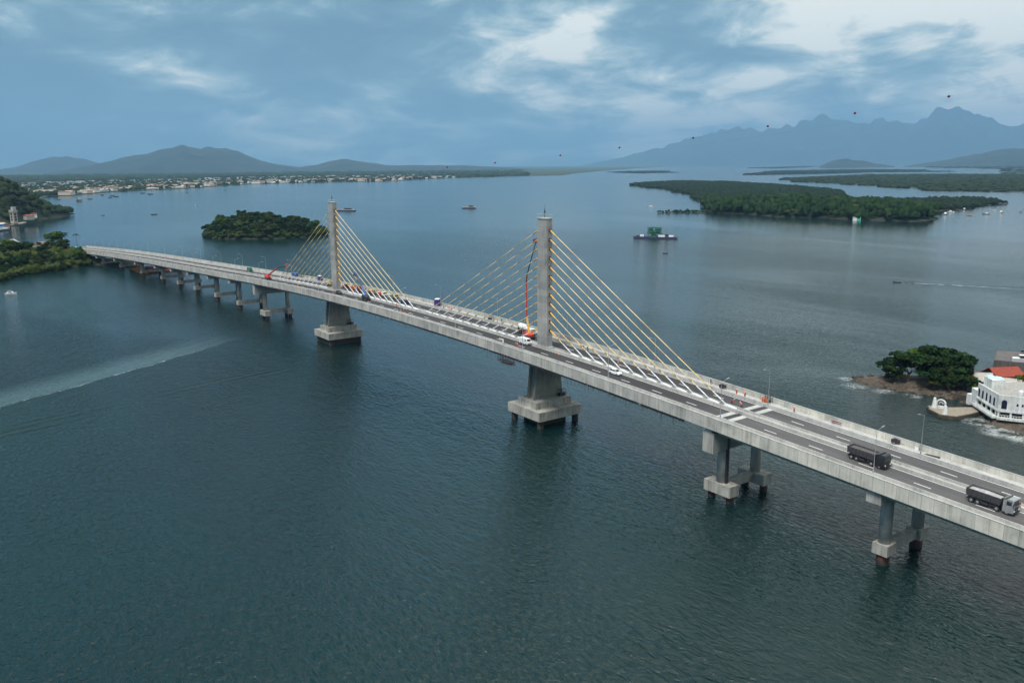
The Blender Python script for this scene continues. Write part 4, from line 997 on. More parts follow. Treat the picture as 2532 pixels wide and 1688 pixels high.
barrier(-81.6, -8.2, M_RED, 'red road barrier by the near parapet midway between the pylons, left of two')
barrier(-78.9, -8.2, M_RED, 'red road barrier by the near parapet midway between the pylons, right of two')
barrier(98.2, 11.6, M_MAROON, 'dark red barrier rack leaning by the far parapet above the dark dump truck', 2.6)
barrier(77.6, 11.4, M_ORANGE, 'orange barrier on the far walkway at the expansion joint')
def signboard():
    t = empty('road_sign', P(-12.4, -8.3, .012), 0, 'white blank board on posts at the near edge left of the near pylon', 'sign')
    MB().box(-1.3, 1.0, -.03, .03, 1.5, 1.75).box(.55, 1.1, -.032, .032, .3, 1.5).build('board', M_WHITE, t)
    MB().tube((-1.1, 0, 0), (-1.1, 0, 1.5), .04, n=5).build('post', M_STEEL, t)
signboard()
def frame_stack(s, off, label, n=5, w_=3.0, h=2.2):
    t = empty('scaffold_frame', P(s, off, .2), head(s), label, 'scaffold')
    m = MB()
    for k in range(n):
        x_ = -w_/2 + w_ * k / (n - 1)
        for y_ in (-.5, .5): m.tube((x_, y_, 0), (x_, y_, h * (1 - .12 * (k % 2))), .045, n=4)
    for zz in (.6, 1.2, 1.8): m.tube((-w_/2, -.5, zz), (w_/2, -.5, zz), .04, n=4); m.tube((-w_/2, .5, zz), (w_/2, .5, zz), .04, n=4)
    m.build('tube_frame', M_CHAR, t); MB().box(-.8, .7, -.4, .4, .0, .7).build('tool_box', M_DARK, t)
frame_stack(-47.7, 11.3, 'dark scaffold frame on the far walkway left of the near pylon')
frame_stack(77.9, 12.1, 'scaffold frame at the far parapet by the expansion joint', 4, 2.4, 2.6)
frame_stack(-231, 11.3, 'scaffold frame with tool box on the far walkway beyond the red boom lift')
def genset(s, off, label, sc_=1.0):
    t = empty('generator', P(s, off, .2), head(s) + .3, label, 'generator')
    MB().box(-.9*sc_, .9*sc_, -.45, .45, .35, 1.05*sc_).box(-.5, .3, -.3, .3, 1.05*sc_, 1.25*sc_).build('housing', M_DARK, t); MB().tube((.9, 0, .3), (1.9, .1, .15), .04, n=5).build('tow_bar', M_DARK, t)
    for sy in (-1, 1): wheel(t, -.2, sy * .5, .3, .16)
genset(63.5, 11.6, 'small black generator on the far walkway right of the outermost near cable')
genset(113.0, 11.9, 'black generator on the far walkway beyond the dark dump truck')
def stand(s, off, label):
    t = empty('lamp_base_column', P(s, off, .2), 0, label, 'concrete post')
    MB().taper((-.4, .4, -.25, .25, 0), (-.35, .35, -.22, .22, 1.25)).build('post', M_WHITE, t); MB().box(-.45, .45, -.3, .3, 1.25, 1.4).build('post_cap', M_LIGHTCONC, t)
stand(117.9, 12.0, 'short white concrete post on the far walkway left of the tall far lamp')
def planks(s, off, label):
    m = MB(); rr = random.Random(int(s))
    for k in range(5): m.box(-1.6 + rr.uniform(-.2, .2), 1.5 + rr.uniform(-.3, .3), -.5 + k * .2, -.34 + k * .2, .0 + .05 * k * 0, .08 + .04 * (k % 2))
    o = m.build('plank_pile', M_CHAR, None); o.location = P(s, off, .2); o.rotation_euler = (0, 0, .1); tag(o, label, 'planks')
planks(121.6, 11.8, 'flat dark plank pile on the far walkway right of the tall far lamp')

# ------------------------------------------------------------------ people: one skinned body, clothes as children
def skin(name, vs, es, rad, mat, sub=1):
    me = bpy.data.meshes.new(name); me.from_pydata(vs, es, []); me.update(); o = bpy.data.objects.new(name, me); COL.objects.link(o)
    m = o.modifiers.new('s', 'SKIN'); sl = me.skin_vertices[0].data
    for i, r in enumerate(rad): sl[i].radius = (r, r) if not isinstance(r, tuple) else r; sl[i].use_root = (i == 0)
    m.use_smooth_shade = True; u = o.modifiers.new('u', 'SUBSURF'); u.levels = sub; u.render_levels = sub
    dg = bpy.context.evaluated_depsgraph_get(); nm = bpy.data.meshes.new_from_object(o.evaluated_get(dg)); nm.name = name
    bpy.data.objects.remove(o); nm.materials.clear(); nm.materials.append(mat); return nm
M_SKIN = paint((.28, .15, .10), .6); M_VEST = paint((.90, .13, .03), .7); M_NAVY = paint((.03, .04, .09), .8); M_GREYC = paint((.18, .19, .20), .8); M_HELM = paint((.75, .72, .68), .4)
def figure(pose):
    a = {'stand': 0, 'walk': 1, 'bend': 2}[pose]
    lean = (0, .05, .55)[a]; st = (.0, .22, .12)[a]
    hipz = .93 - (.08 if a == 2 else 0); ch = (lean * .75, 0, hipz + .50 - lean * .25); nk = (lean * 1.0, 0, hipz + .60 - lean * .30); hd = (lean * 1.12 + .02, 0, hipz + .74 - lean * .34)
    arm = (.1, .25, .35)[a]
    V = [(0, 0, hipz), ch, nk, hd, (hd[0] + .01, 0, hd[2] + .10)]; E_ = [(0, 1), (1, 2), (2, 3), (3, 4)]; Rr = [(.15, .11), (.18, .12), .055, .095, .07]
    for sy in (-1, 1):
        k = len(V); ph = sy * st
        V += [(0, sy * .10, hipz - .06), (ph * .5 + .03, sy * .11, .50), (ph - .02, sy * .11, .09), (ph + .16, sy * .12, .04)]; E_ += [(0, k), (k, k + 1), (k + 1, k + 2), (k + 2, k + 3)]; Rr += [.095, .065, .045, .04]
        k = len(V); sh = (ch[0], sy * .2, ch[2] + .03); el = (ch[0] + arm * .4 * (1 if a != 1 else -sy), sy * .27, ch[2] - .26); hn = (ch[0] + arm * (1.1 if a != 1 else -sy), sy * .25, ch[2] - .48)
        V += [sh, el, hn, (hn[0] + .03, hn[1], hn[2] - .09)]; E_ += [(1, k), (k, k + 1), (k + 1, k + 2), (k + 2, k + 3)]; Rr += [.055, .043, .032, .035]
    body = skin('person_body', V, E_, Rr, M_SKIN)
    jk = skin('jacket', [V[0], V[1], (V[2][0], 0, V[2][2] - .04), V[9 - 0] if False else V[9], V[10], V[11], V[17], V[18], V[19]], [(0, 1), (1, 2), (1, 3), (3, 4), (4, 5), (1, 6), (6, 7), (7, 8)], [(.175, .135), (.205, .15), .07, .075, .06, .05, .075, .06, .05], M_VEST)
    tr = skin('trousers', [V[0], V[5], V[6], V[7], V[13], V[14], V[15]], [(0, 1), (1, 2), (2, 3), (0, 4), (4, 5), (5, 6)], [(.16, .125), .11, .08, .065, .11, .08, .065], M_NAVY)
    hm_ = MB().ball((hd[0] + .01, 0, hd[2] + .09), .125, (1.1, .95, .8), 10, 6).lathe([(.15, 0), (.15, .02)], (hd[0] + .03, 0, hd[2] + .05), 10).mesh('helmet'); hm_.materials.append(M_HELM)
    return body, jk, tr, hm_
FIG = {k: figure(k) for k in ('stand', 'walk', 'bend')}
VESTS = {}
def person(s, off, rz, pose, label, col=None, leg=None):
    z0 = .2 if abs(off) > 9.35 else .012
    b_, j_, t_, h_ = FIG[pose]; e = bpy.data.objects.new('person', b_); COL.objects.link(e); e.location = P(s, off, z0); e.rotation_euler = (0, 0, rz)
    tag(e, label, 'person', 'workers on the bridge deck')
    for nm, me, mt in (('jacket', j_, col), ('trousers', t_, leg), ('helmet', h_, None)):
        o = bpy.data.objects.new(nm, me); COL.objects.link(o); o.parent = e
        if mt: o.material_slots[0].link = 'OBJECT'; o.material_slots[0].material = mt
person(-4.6, -8.2, 1.2, 'stand', 'left worker of a close pair in red by the near parapet below the near pylon', M_RED, M_RED)
person(-3.6, -8.3, 2.2, 'walk', 'right worker of a close pair in red by the near parapet below the near pylon', M_RED, M_RED)
person(9.6, 8.2, 2, 'stand', 'left worker of a pair on the far lane just right of the near pylon', M_ORANGE, M_GREYC)
person(11.6, 8.3, -2, 'walk', 'worker in dark clothes beside the pair right of the near pylon', M_NAVY, M_NAVY)
person(31.7, 2.6, .5, 'stand', 'worker in orange by the median just above the small white car', M_ORANGE, M_ORANGE)
person(69.7, 9.8, 1.5, 'stand', 'left of two workers in red standing on the far walkway before the expansion joint', M_RED, M_RED)
person(72.4, 9.9, -1.2, 'walk', 'right of two workers in red standing on the far walkway before the expansion joint', M_VEST, M_MAROON)
person(73.6, 3.2, .4, 'bend', 'worker in red bent over behind the outermost cable foot', M_RED, M_NAVY)
person(77.0, 2.9, 2.9, 'bend', 'worker with an orange vest and dark trousers crouching by the median at the joint', M_VEST, M_NAVY)
person(77.4, 10.6, 0, 'stand', 'worker in orange next to the scaffold frame at the expansion joint', M_ORANGE, M_ORANGE)
person(87.2, 10.4, 2.7, 'walk', 'lone worker in orange vest and blue trousers walking past the joint', M_VEST, M_NAVY)
person(144.9, -1.0, 0, 'walk', 'worker all in orange in front of the silver cabbed truck at the right edge', M_ORANGE, M_ORANGE)
person(59.0, 12.0, 1, 'stand', 'person in black by the far parapet above the outermost near cable', M_DARK, M_DARK)
person(-40.5, 11.5, 1, 'stand', 'person in black on the far walkway left of the tall red boom lift', M_DARK, M_DARK)
person(-187.3, -8.2, 0, 'walk', 'worker in orange by the near parapet left of the far pylon', M_ORANGE, M_ORANGE)
person(-150.9, -5.6, 3, 'walk', 'worker in orange beside the black car at the far pylon', M_ORANGE, M_GREYC)
person(-108.5, -5.2, 1, 'stand', 'worker in red and white on the near lane right of the blue boom lift', M_RED, M_GREYC)
person(-112.9, 11.4, 1, 'stand', 'worker in red on the far walkway above the dark blue truck', M_RED, M_RED)
person(-75.3, 9.9, 1, 'stand', 'left of two workers in orange right of the mid-span portable toilet', M_ORANGE, M_ORANGE)
person(-74.2, 10.0, 2, 'walk', 'right of two workers in orange right of the mid-span portable toilet', M_VEST, M_VEST)
person(-88.3, 11.2, 2, 'stand', 'worker in tan and orange just left of the mid-span portable toilet', M_TAN, M_ORANGE)
person(-96.6, -2.2, 2, 'bend', 'worker in red bent over the median barrier in front of the dark blue truck', M_RED, M_RED)
person(-80.6, -7.4, 2, 'stand', 'worker in red between the two red road barriers', M_RED, M_RED)
# platform hanging under the near edge left of the near pylon
hp = empty('hanging_platform', P(-1.5, -13.4, -1.4), 0, 'dark work platform hanging below the deck edge left of the near pylon', 'work platform')
m = MB()
for x_ in (-3, -1.5, 0, 1.5, 3):
    for y_ in (-.9, .9): m.tube((x_, y_, -3.4), (x_, y_, -.5 if y_ > 0 else -1.0), .1, n=4)
for zz in (-2.4, -1.7, -1.0):
    m.tube((-3, .9, zz), (3, .9, zz), .045, n=4)
    if zz < -1.2: m.tube((-3, -.9, zz), (3, -.9, zz), .045, n=4)
m.build('suspension_frame', M_DARK, hp); MB().box(-3.6, 3.8, -1.1, 1.0, -3.55, -3.4).box(-1, 5.2, -1.5, .4, -3.9, -3.8).build('platform_floor', M_CHAR, hp)
hp.location = (-3.4, -13.2, P(-3.4)[2] + .2)
# ------------------------------------------------------------------ boats and barges
def hull(m, ln, wd, h, z0=-.4, bow=.3, fl=.82):
    secs = []
    for t in (0, .08, .35, .7, .88, 1.0):
        x = -ln / 2 + ln * t; w_ = wd / 2 * (fl if t == 0 else 1.0 if t < .6 else (1 - ((t - .6) / .4) ** 2 * (1 - .06 / 1))) ; w_ = max(w_, .05 * wd); zt = h + bow * max(0, (t - .5) * 2) ** 2
        secs.append([(x, -w_ * .7, z0), (x, -w_, zt), (x, w_, zt), (x, w_ * .7, z0)])
    return m.loft(secs)
HB = []
def small_boat(x, y, rz, ln, col, label, group=None, cabin=None, white=False, name='small_boat', cat='boat'):
    t = empty(name, (x, y, WL), rz, label, cat, group)
    hull(MB(), ln, ln * .30, ln * .10, -.3, ln * .05).build('hull', col, t)
    if cabin: MB().side([(-ln * .25, ln * .10), (ln * .12, ln * .11), (ln * .03, ln * .26), (-ln * .22, ln * .27)], -ln * .10, ln * .10).build('cabin', cabin, t)
    else: MB().box(-ln * .2, -ln * .1, -ln * .13, ln * .13, ln * .08, ln * .115).box(ln * .1, ln * .17, -ln * .12, ln * .12, ln * .08, ln * .115).tube((-ln * .5, 0, 0), (-ln * .5, 0, ln * .16), ln * .03, n=6).build('seats', M_TAN, t)
    return t
rr = random.Random(5)
R_POS = [(-511,1246),(-467,1174),(-522,1262),(-494,1245),(-514,1314),(-518,1339),(-428,1171),(-429,1226),(-478,1355),(-433,1286),(-419,1321)]
for i, (x, y) in enumerate(R_POS):
    w_ = i in (3, 8); c = M_WHITE if w_ else (M_GREYC if i % 3 else M_TAN)
    lab = {0: 'dark boat moored closest to the tip of the large right island', 8: 'white boat among the moored boats right of the large island', 3: 'white cabin boat moored just off the tip of the large island'}.get(i, 'small dark moored boat on the bright water right of the large island')
    small_boat(x, y, rr.uniform(0, 6.28), rr.uniform(9, 13), c if i != 0 else M_DARK, lab, 'moored boats right of the large island', M_WHITE if i % 2 else None)
L_POS = [(-2399,195),(-2496,260),(-2223,218),(-2355,265),(-2708,361),(-2624,373),(-2506,361),(-2450,334),(-2804,501),(-2670,495),(-2776,638),(-2936,817)]
for i, (x, y) in enumerate(L_POS):
    lab = 'long grey barge moored off the town, largest of the boats there' if i == 2 else 'small dark fishing boat moored off the waterfront town'
    small_boat(x, y, rr.uniform(-.5, .5) + .6, 34 if i == 2 else rr.uniform(11, 18), M_GREYC if i == 2 else M_NAVY, lab, 'boats moored off the town', M_GREYC)
small_boat(-1445, 131, .8, 7, M_DARK, 'tiny dark boat alone on open water, right of the far left headland'); small_boat(-1402, 208, .9, 11, M_DARK, 'low dark canoe on open water, left of the small round island')
small_boat(-1690, 362, .9, 8, M_GREYC, 'tiny grey sailboat far out above the small round island', None, M_WHITE)
small_boat(-977, 1036, .3, 9, M_WHITE, 'little white boat in the bay left of the large right island', None, M_WHITE)
small_boat(-341, 413, .25, 5.5, M_DARK, 'small black rowing boat below the green barge')
sb_ = small_boat(-102, 393, 3.9, 5.5, M_DARK, 'small dark motorboat trailing a white wake on the right', None, None, name='motorboat', cat='motorboat')
# cabin cruiser near the left edge
t = empty('cabin_cruiser', (-439, -110, WL), 1.2, 'small white cabin cruiser near the left edge below the wooded headland', 'cabin cruiser')
hull(MB(), 7.0, 2.6, 1.0, -.3, .5).build('hull', M_WHITE, t); MB().side([(-2.2, 1.0), (1.6, 1.2), (.6, 2.1), (-1.8, 2.2)], -.95, .95).build('cabin', M_WHITE, t)
MB().side([(-1.2, 1.35), (1.25, 1.38), (.62, 1.98), (-1.2, 2.0)], -.96, .96).build('window_band', M_GLASS, t); MB().box(-2.6, .3, -.8, .8, 2.7, 2.78).tube((-2.4, -.7, 1.5), (-2.4, -.7, 2.7), .04, n=4).tube((-2.4, .7, 1.5), (-2.4, .7, 2.7), .04, n=4).tube((.2, .7, 2.1), (.2, .7, 2.7), .04, n=4).tube((.2, -.7, 2.1), (.2, -.7, 2.7), .04, n=4).build('canopy', M_GREYC, t)
PERP = math.atan2(-math.sin(YAW), math.cos(YAW))     # direction across the view
# green work barge in front of the large island
t = empty('work_barge', (-461, 522, WL), .62, 'dark barge with a tall green framed structure in front of the large island', 'work barge')
MB().side([(-23, -.5), (22, -.5), (25, 2.2), (-25, 2.2)], -6, 6).build('hull', M_NAVY, t)
M_DTEAL = paint((.015, .07, .05), .6, 0, .3)
g_ = MB()
for x_ in (-8, -3.5, 1, 5.5):
    for y_ in (-4, 4): g_.box(x_ - .35, x_ + .35, y_ - .35, y_ + .35, 2.2, 12)
for zz in (5.2, 8.4, 11.8):
    for y_ in (-4, 4): g_.box(-8.3, 5.8, y_ - .3, y_ + .3, zz, zz + .7)
    for x_ in (-8, 5.5): g_.box(x_ - .3, x_ + .3, -4, 4, zz, zz + .7)
g_.build('gantry', paint((.02, .13, .09), .5, 0, .3), t); MB().box(-.5, 5.2, -3.5, 3.5, 8.9, 11.0).box(-6, 5, -3.4, 3.4, 5.9, 7.6).build('hopper', M_DTEAL, t); MB().box(-7.2, -3.8, -3, 3, 9.2, 11.4).box(-5, 0, -3.6, 3.6, 2.2, 4.8).build('machinery', paint((.05, .17, .05), .6, 0, .3), t)
MB().box(4, 11, -5.2, -2.2, 2.21, 4.2).box(-17, -13, -3, 1, 2.21, 4.0).box(15, 20, -2, 3, 2.21, 3.6).build('white_container', M_WHITE, t); MB().box(6.5, 14, -1.8, 3, 2.21, 5.2).build('deck_house', M_CHAR, t); MB().box(-21, -18, -3, 3, 2.21, 3.5).build('deck_winch', M_CHAR, t)
MB().tube((-14, 2, 2.2), (-8, 2, 8), .25, n=5).tube((18, 0, 2.2), (18, 0, 6.5), .2, n=5).build('mast', M_CHAR, t)
def ferry(x, y, rz, ln, label, trucks=True):
    t = empty('ferry', (x, y, WL), rz, label, 'ferry', 'flat ferries on the bay')
    MB().side([(-ln/2 + 3, -.5), (ln/2 - 3, -.5), (ln/2, 1.8), (-ln/2, 1.8)], -4.5, 4.5).build('hull', M_NAVY, t)
    MB().box(-ln/2 + 1, ln/2 - 1, -4.4, 4.4, 1.81, 2.0).box(-ln/2 + 3, ln/2 - 3, -4.45, -4.1, 2.0, 3.0).box(-ln/2 + 3, ln/2 - 3, 4.1, 4.45, 2.0, 3.0).build('deck', M_LIGHTCONC, t)
    MB().box(-ln*.02, ln*.30, 1.6, 4.0, 2.0, 4.2).build('wheelhouse', M_GREYC, t); MB().box(-ln*.02 - .3, ln*.30 + .3, -4.2, 4.4, 5.0, 5.2).build('canopy', M_CHAR, t)
    MB().box(.0, ln*.26, -3.6, 1.4, 2.0, 5.2).build('vehicles_aboard', M_DARK, t); MB().box(-ln*.3, -ln*.22, -2, 1, 2.0, 3.6).build('car_aboard', M_GREYC, t)
ferry(-1268, 519, .70, 42, 'long dark ferry beside the top of the far pylon'); ferry(-1179, 740, .95, 30, 'short dark ferry alone on the bay between the two pylons')
# blue and white ferry at the left edge
t = empty('blue_ferry', (-1121, -63, WL), 2.5, 'blue and white ferry landing at the left edge', 'ferry')
t.scale = (.85, .85, .85); MB().side([(-28, -.5), (28, -.5), (32, 2.6), (-32, 2.6)], -7, 7).build('hull', M_NAVY, t); MB().box(-27, 27, -6.4, 6.4, 2.61, 4.2).build('deck', M_WHITE, t)
MB().side([(-16, 9), (20, 9), (17, 10.6), (-13, 10.6)], -6.5, 6.5).box(-15, 19, -6, 6, 8.2, 8.9).build('blue_canopy', paint((.02, .22, .60), .5), t); MB().box(-14, 16, -4, 4, 4.21, 8.0).build('cabin', M_WHITE, t)
# orange pontoon with machinery under the bridge
t = empty('pontoon_barge', (-519, -4, WL - .3), 0, 'orange and rust coloured pontoon barge moored under the left end of the bridge', 'pontoon barge')
M_OCHRE = paint((.50, .20, .03), .7, 0, .35); M_RUST = paint((.20, .045, .02), .8, 0, .4)
MB().box(-20, 20, -11, -4, -.5, 1.9).build('pontoon', M_OCHRE, t); MB().box(-19.9, 20, -3.9, 28, -.5, 1.7).build('pontoon', M_RUST, t)
m = MB()
for k in range(9): m.tube((-18 + k * 4.6, -11.3, .5), (-18 + k * 4.6, -11.05, .5), .7, n=10)
for k in range(7): m.tube((20.05, -9 + k * 5, .5), (20.3, -9 + k * 5, .5), .7, n=10)
m.build('tyre_fender', M_BLACKRUB, t); MB().box(-6, 2, -1, 4, 1.71, 3.6).box(8, 13, 6, 12, 1.71, 3.2).build('deck_machine', M_MAROON, t)
m = MB(); rr2 = random.Random(2)
for k in range(14): x_, y_ = rr2.uniform(-16, 18), rr2.uniform(-9, 24); m.box(x_, x_ + rr2.uniform(.8, 2.5), y_, y_ + rr2.uniform(.8, 2), 1.92, 1.92 + rr2.uniform(.4, 1.5))
m.build('crates', M_CHAR, t)

# ------------------------------------------------------------------ warning balls on the power line across the bay
D, B0 = 500.0, R(-15)
def wire_pt(u, h): return Vector((CAM.x + D * math.sin(B0) - D * u * math.cos(B0), CAM.y + D * math.cos(B0) + D * u * math.sin(B0), CAM.z + h * D))
us = [-.15, .0, .1, .216, .311, .412, .51, .62, .719, .842, .943, 1.06, 1.25]; hh_ = [.118, .096, .082, .067, .0541, .0433, .0321, .0222, .0131, .0037, -.0023, -.007, -.010]
pl = empty('power_line', (0, 0, 0), 0, 'thin power line strung with dark red warning balls across the sky', 'power line')
for dx, dz in ((0, 0), (0, 5.5), (0, -5)):
    m = MB()
    for k in range(len(us) - 1): a = wire_pt(us[k], hh_[k]); b_ = wire_pt(us[k + 1], hh_[k + 1]); a.z += dz; b_.z += dz; m.tube(a, b_, .012, n=4, cap=False)
    m.build('wire', M_CHAR, pl)
for k in range(3, 11):
    p = wire_pt(us[k], hh_[k]); MB().ball(p, .7, None, 12, 8).tube(p - Vector((.9, 0, 0)), p + Vector((.9, 0, 0)), .09, n=5).build('warning_ball', M_MAROON, pl)

# ------------------------------------------------------------------ rocky point on the right
PPp = [(31,128),(34,124.5),(38,124),(42,123),(47,124.5),(52,126),(57,127.5),(62,128.5),(67,129.5),(71,130),(76,127),(80,121),(86,116),(92,109),(98,107),(110,106),(150,110),(190,160),(150,230),(80,200),(56,176),(52,168),(50,160),(45,150),(38,141),(33,134)]
PPt = Land(PPp, 2.0, 5, 6, rough=.75, nscale=5); o = PPt.mesh('rocky_point', 1.0, M_ROCK)
rs = np.random.RandomState(9)
pts = []
for (x, y, z) in PPt.sample(1500, rs, .9, 0):
    if y < 134 and x < 80: pts.append((x, y, z - .45))
for k in range(420):
    i = rs.randint(0, 13); a = PPp[i]; b_ = PPp[i + 1]; u = rs.uniform(); pts.append((a[0] + (b_[0] - a[0]) * u + rs.normal() * .9, a[1] + (b_[1] - a[1]) * u + rs.normal() * .9, -.5))
for k in range(260): pts.append((rs.uniform(84, 128), rs.uniform(103, 109.5), -.6))
tag(blobs('shore_boulders', pts, .5, 1.5, M_ROCK, rs, 1, .7, .15), 'brown boulders heaped along the rocky point at the right edge', 'rocks')
for i, (x, y, s_, r_, br) in enumerate([(45,130.5,1.0,0,0),(50,134,1.5,1,0),(55,139,1.65,2,0),(60,144,1.6,3,0),(63,139.5,1.4,4,0),(58,134.5,1.15,5,0),(53,145,1.45,2,1),(65.5,138,1.2,3,0),(47,129.5,.6,2,0)]):
    lab = ['low spreading tree at the left end of the clump on the rocky point', 'large dark spreading tree second from the left on the rocky point', 'tallest dark spreading tree in the middle of the rocky point', 'large tree behind the middle of the clump on the rocky point', 'broad tree at the right of the clump on the rocky point', 'tree in the front of the clump, shading the rocks', 'brighter green tree at the back of the clump on the rocky point', 'dark tree at the right end of the clump on the rocky point', 'lowest small tree at the left foot of the clump on the rocky point'][i]
    tree((x, y, .9), i, s_ * 1.08, lab, 'trees on the rocky point', bool(br), r_, .80)
for i, (x, y, s_) in enumerate([(63,133.5,.62),(66,135.5,.72),(69,136.5,.70),(71.5,137,.6),(66,132,.5),(61,131.5,.5),(74,135.5,.45)]):
    tree((x, y, 1.6), i, s_, ('light green shrub nearest the white building' if i == 6 else 'rounded green shrub below the trees of the rocky point'), 'shrubs on the rocky point', i == 6, i, 1.0, 'shrub', 'shrub')
palm((62.5, 146, 2.5), 11.5, 'palm at the right end of the clump on the rocky point', None, 3)
tree((86, 147, 4), 1, .8, 'light green tree at the right edge behind the white building', None, True); tree((92, 152, 4), 0, .9, 'light green tree furthest right, cut by the frame', None, True)
tag(MB().box(69, 74, 128.6, 129.1, .2, 3.0).box(74, 79, 126, 126.5, .2, 3.0).build('retaining_wall', M_ROCK), 'low stone retaining wall between the rocky point and the white building', 'wall')

# white building with arches and domes
M_PLASTER = concrete('white_plaster', (.64, .65, .63), .45); M_DOME = paint((.42, .66, .72), .6, 0, .12); M_DBLUE = paint((.012, .018, .045), .25); M_TERR = paint((.42, .38, .33), .9)
wb = empty('white_building', (0, 0, 0), 0, 'white waterfront building with arched windows and pale blue domes', 'building')
A_, B_, C_, D_, E2_ = (80.5, 121), (92, 110.5), (118, 123), (112, 138), (86, 136)
MB().prism([A_, B_, C_, D_, E2_], 1.0, 3.0).build('stone_base', M_ROCK, wb)
def inset(poly, d):
    cx_ = sum(p[0] for p in poly) / len(poly); cy_ = sum(p[1] for p in poly) / len(poly)
    return [(p[0] + (cx_ - p[0]) * d, p[1] + (cy_ - p[1]) * d) for p in poly]
PL = [A_, B_, C_, D_, E2_]
MB().prism(inset(PL, .10), 3.0, 5.3).build('arcade_back', M_DBLUE, wb)
MB().prism(inset(PL, .01), 5.3, 9.7).build('upper_wall', M_PLASTER, wb)
MB().prism(inset(PL, .07), 9.701, 9.85).build('roof_terrace', paint((.30, .29, .27), .9, 0, .3), wb)
def along(p, q, t): return (p[0] + (q[0] - p[0]) * t, p[1] + (q[1] - p[1]) * t)
def wallbox(m, p, q, t0, t1, d0, d1, z0, z1):     # box along facade p-q, offset outward d0..d1
    ex, ey = q[0] - p[0], q[1] - p[1]; L_ = math.hypot(ex, ey); ex /= L_; ey /= L_; nx, ny = ey, -ex
    a = (p[0] + ex * t0, p[1] + ey * t0); b = (p[0] + ex * t1, p[1] + ey * t1)
    return m.prism([(a[0] + nx * d0, a[1] + ny * d0), (b[0] + nx * d0, b[1] + ny * d0), (b[0] + nx * d1, b[1] + ny * d1), (a[0] + nx * d1, a[1] + ny * d1)][::-1], z0, z1)
def archwin(p, q, t, w_, z0, z1, d, mat, parent, name='window'):
    ex, ey = q[0] - p[0], q[1] - p[1]; L_ = math.hypot(ex, ey); ex /= L_; ey /= L_; nx, ny = ey, -ex; pr = []
    for k in range(9): a = math.pi * k / 8; pr.append((t + w_ / 2 * math.cos(a), z1 - w_ / 2 + w_ / 2 * math.sin(a)))
    pr = [(t + w_ / 2, z0)] + pr + [(t - w_ / 2, z0)]; v0 = [(p[0] + ex * u + nx * d, p[1] + ey * u + ny * d, z) for u, z in pr]; v1 = [(p[0] + ex * u - nx * .3, p[1] + ey * u - ny * .3, z) for u, z in pr]
    n = len(pr); MB().add(v0 + v1, [tuple(range(n)), tuple(range(2 * n - 1, n - 1, -1))] + [(i, (i + 1) % n, n + (i + 1) % n, n + i) for i in range(n)]).build(name, mat, parent)
IN = inset(PL, .01)
cor = MB()
for p, q in ((IN[0], IN[1]), (IN[1], IN[2])):
    L_ = math.hypot(q[0] - p[0], q[1] - p[1])
    wallbox(cor, p, q, 0.02, L_ - .02, -.3, .22, 5.0, 5.6); wallbox(cor, p, q, .02, L_ - .02, -.35, .02, 9.7, 10.4)
    k = 0.0
    while k < L_: wallbox(cor, p, q, k, min(L_, k + .55), -.5, -.02, 3.0, 5.0); k += 3.4
    wallbox(cor, p, q, -.1, L_, .05, 1.5, 2.7, 3.4)
cor.build('cornice_and_pillars', M_PLASTER, wb)
for t_ in (1.4, 4.1, 6.9, 9.6, 12.4): archwin(IN[0], IN[1], t_, 1.15, 6.1, 8.8, .02, M_DBLUE, wb)
archwin(IN[1], IN[2], 1.6, 1.5, 6.0, 8.9, .02, M_DBLUE, wb)
for t_ in (5.2, 6.6, 8.0): archwin(IN[1], IN[2], t_, .55, 7.2, 8.1, .02, M_DBLUE, wb)
archwin(IN[1], IN[2], 12.6, 1.4, 6.0, 8.8, .02, M_DBLUE, wb); archwin(IN[1], IN[2], 15.6, 1.4, 6.0, 8.8, .02, M_DBLUE, wb)
tb = MB().prism([(82.3, 121.2), (86.4, 117.9), (89.0, 121.2), (84.9, 124.5)], 9.86, 12.9).build('roof_block', M_PLASTER, wb)
for cx_, cy_ in ((84.3, 121.3), (87.0, 121.1)): MB().ball((cx_, cy_, 12.8), 1.45, (1, 1, .6), 14, 8).build('dome', M_DOME, tb, True)
MB().ball((99.5, 117.5, 10.2), 2.4, (1, 1, .6), 14, 8).build('dome', paint((.10, .36, .52), .6), wb, True)
MB().lathe([(.8, 0), (.8, 1.1), (.6, 1.5), (.1, 1.7)], (95.5, 117.5, 9.86), 12).build('chimney', M_PLASTER, wb)
rail = MB()
for p, q in ((IN[0], IN[1]), (IN[1], IN[2])):
    L_ = math.hypot(q[0] - p[0], q[1] - p[1]); k = .3
    while k < L_ - .3: wallbox(rail, p, q, k, k + .12, 1.15, 1.27, 3.4, 4.2); k += .8
    wallbox(rail, p, q, .1, L_ - .1, 1.12, 1.3, 4.2, 4.3)
rail.build('terrace_railing', M_PLASTER, wb)
# side wing and stair on the left
MB().prism([(77.6, 123.8), (80.4, 121.2), (84, 126), (81, 129)], 2.2, 7.6).prism([(76, 124), (77.5, 123.2), (79.8, 127.5), (78, 129)], 1.5, 5.2).build('side_wing', M_PLASTER, wb)
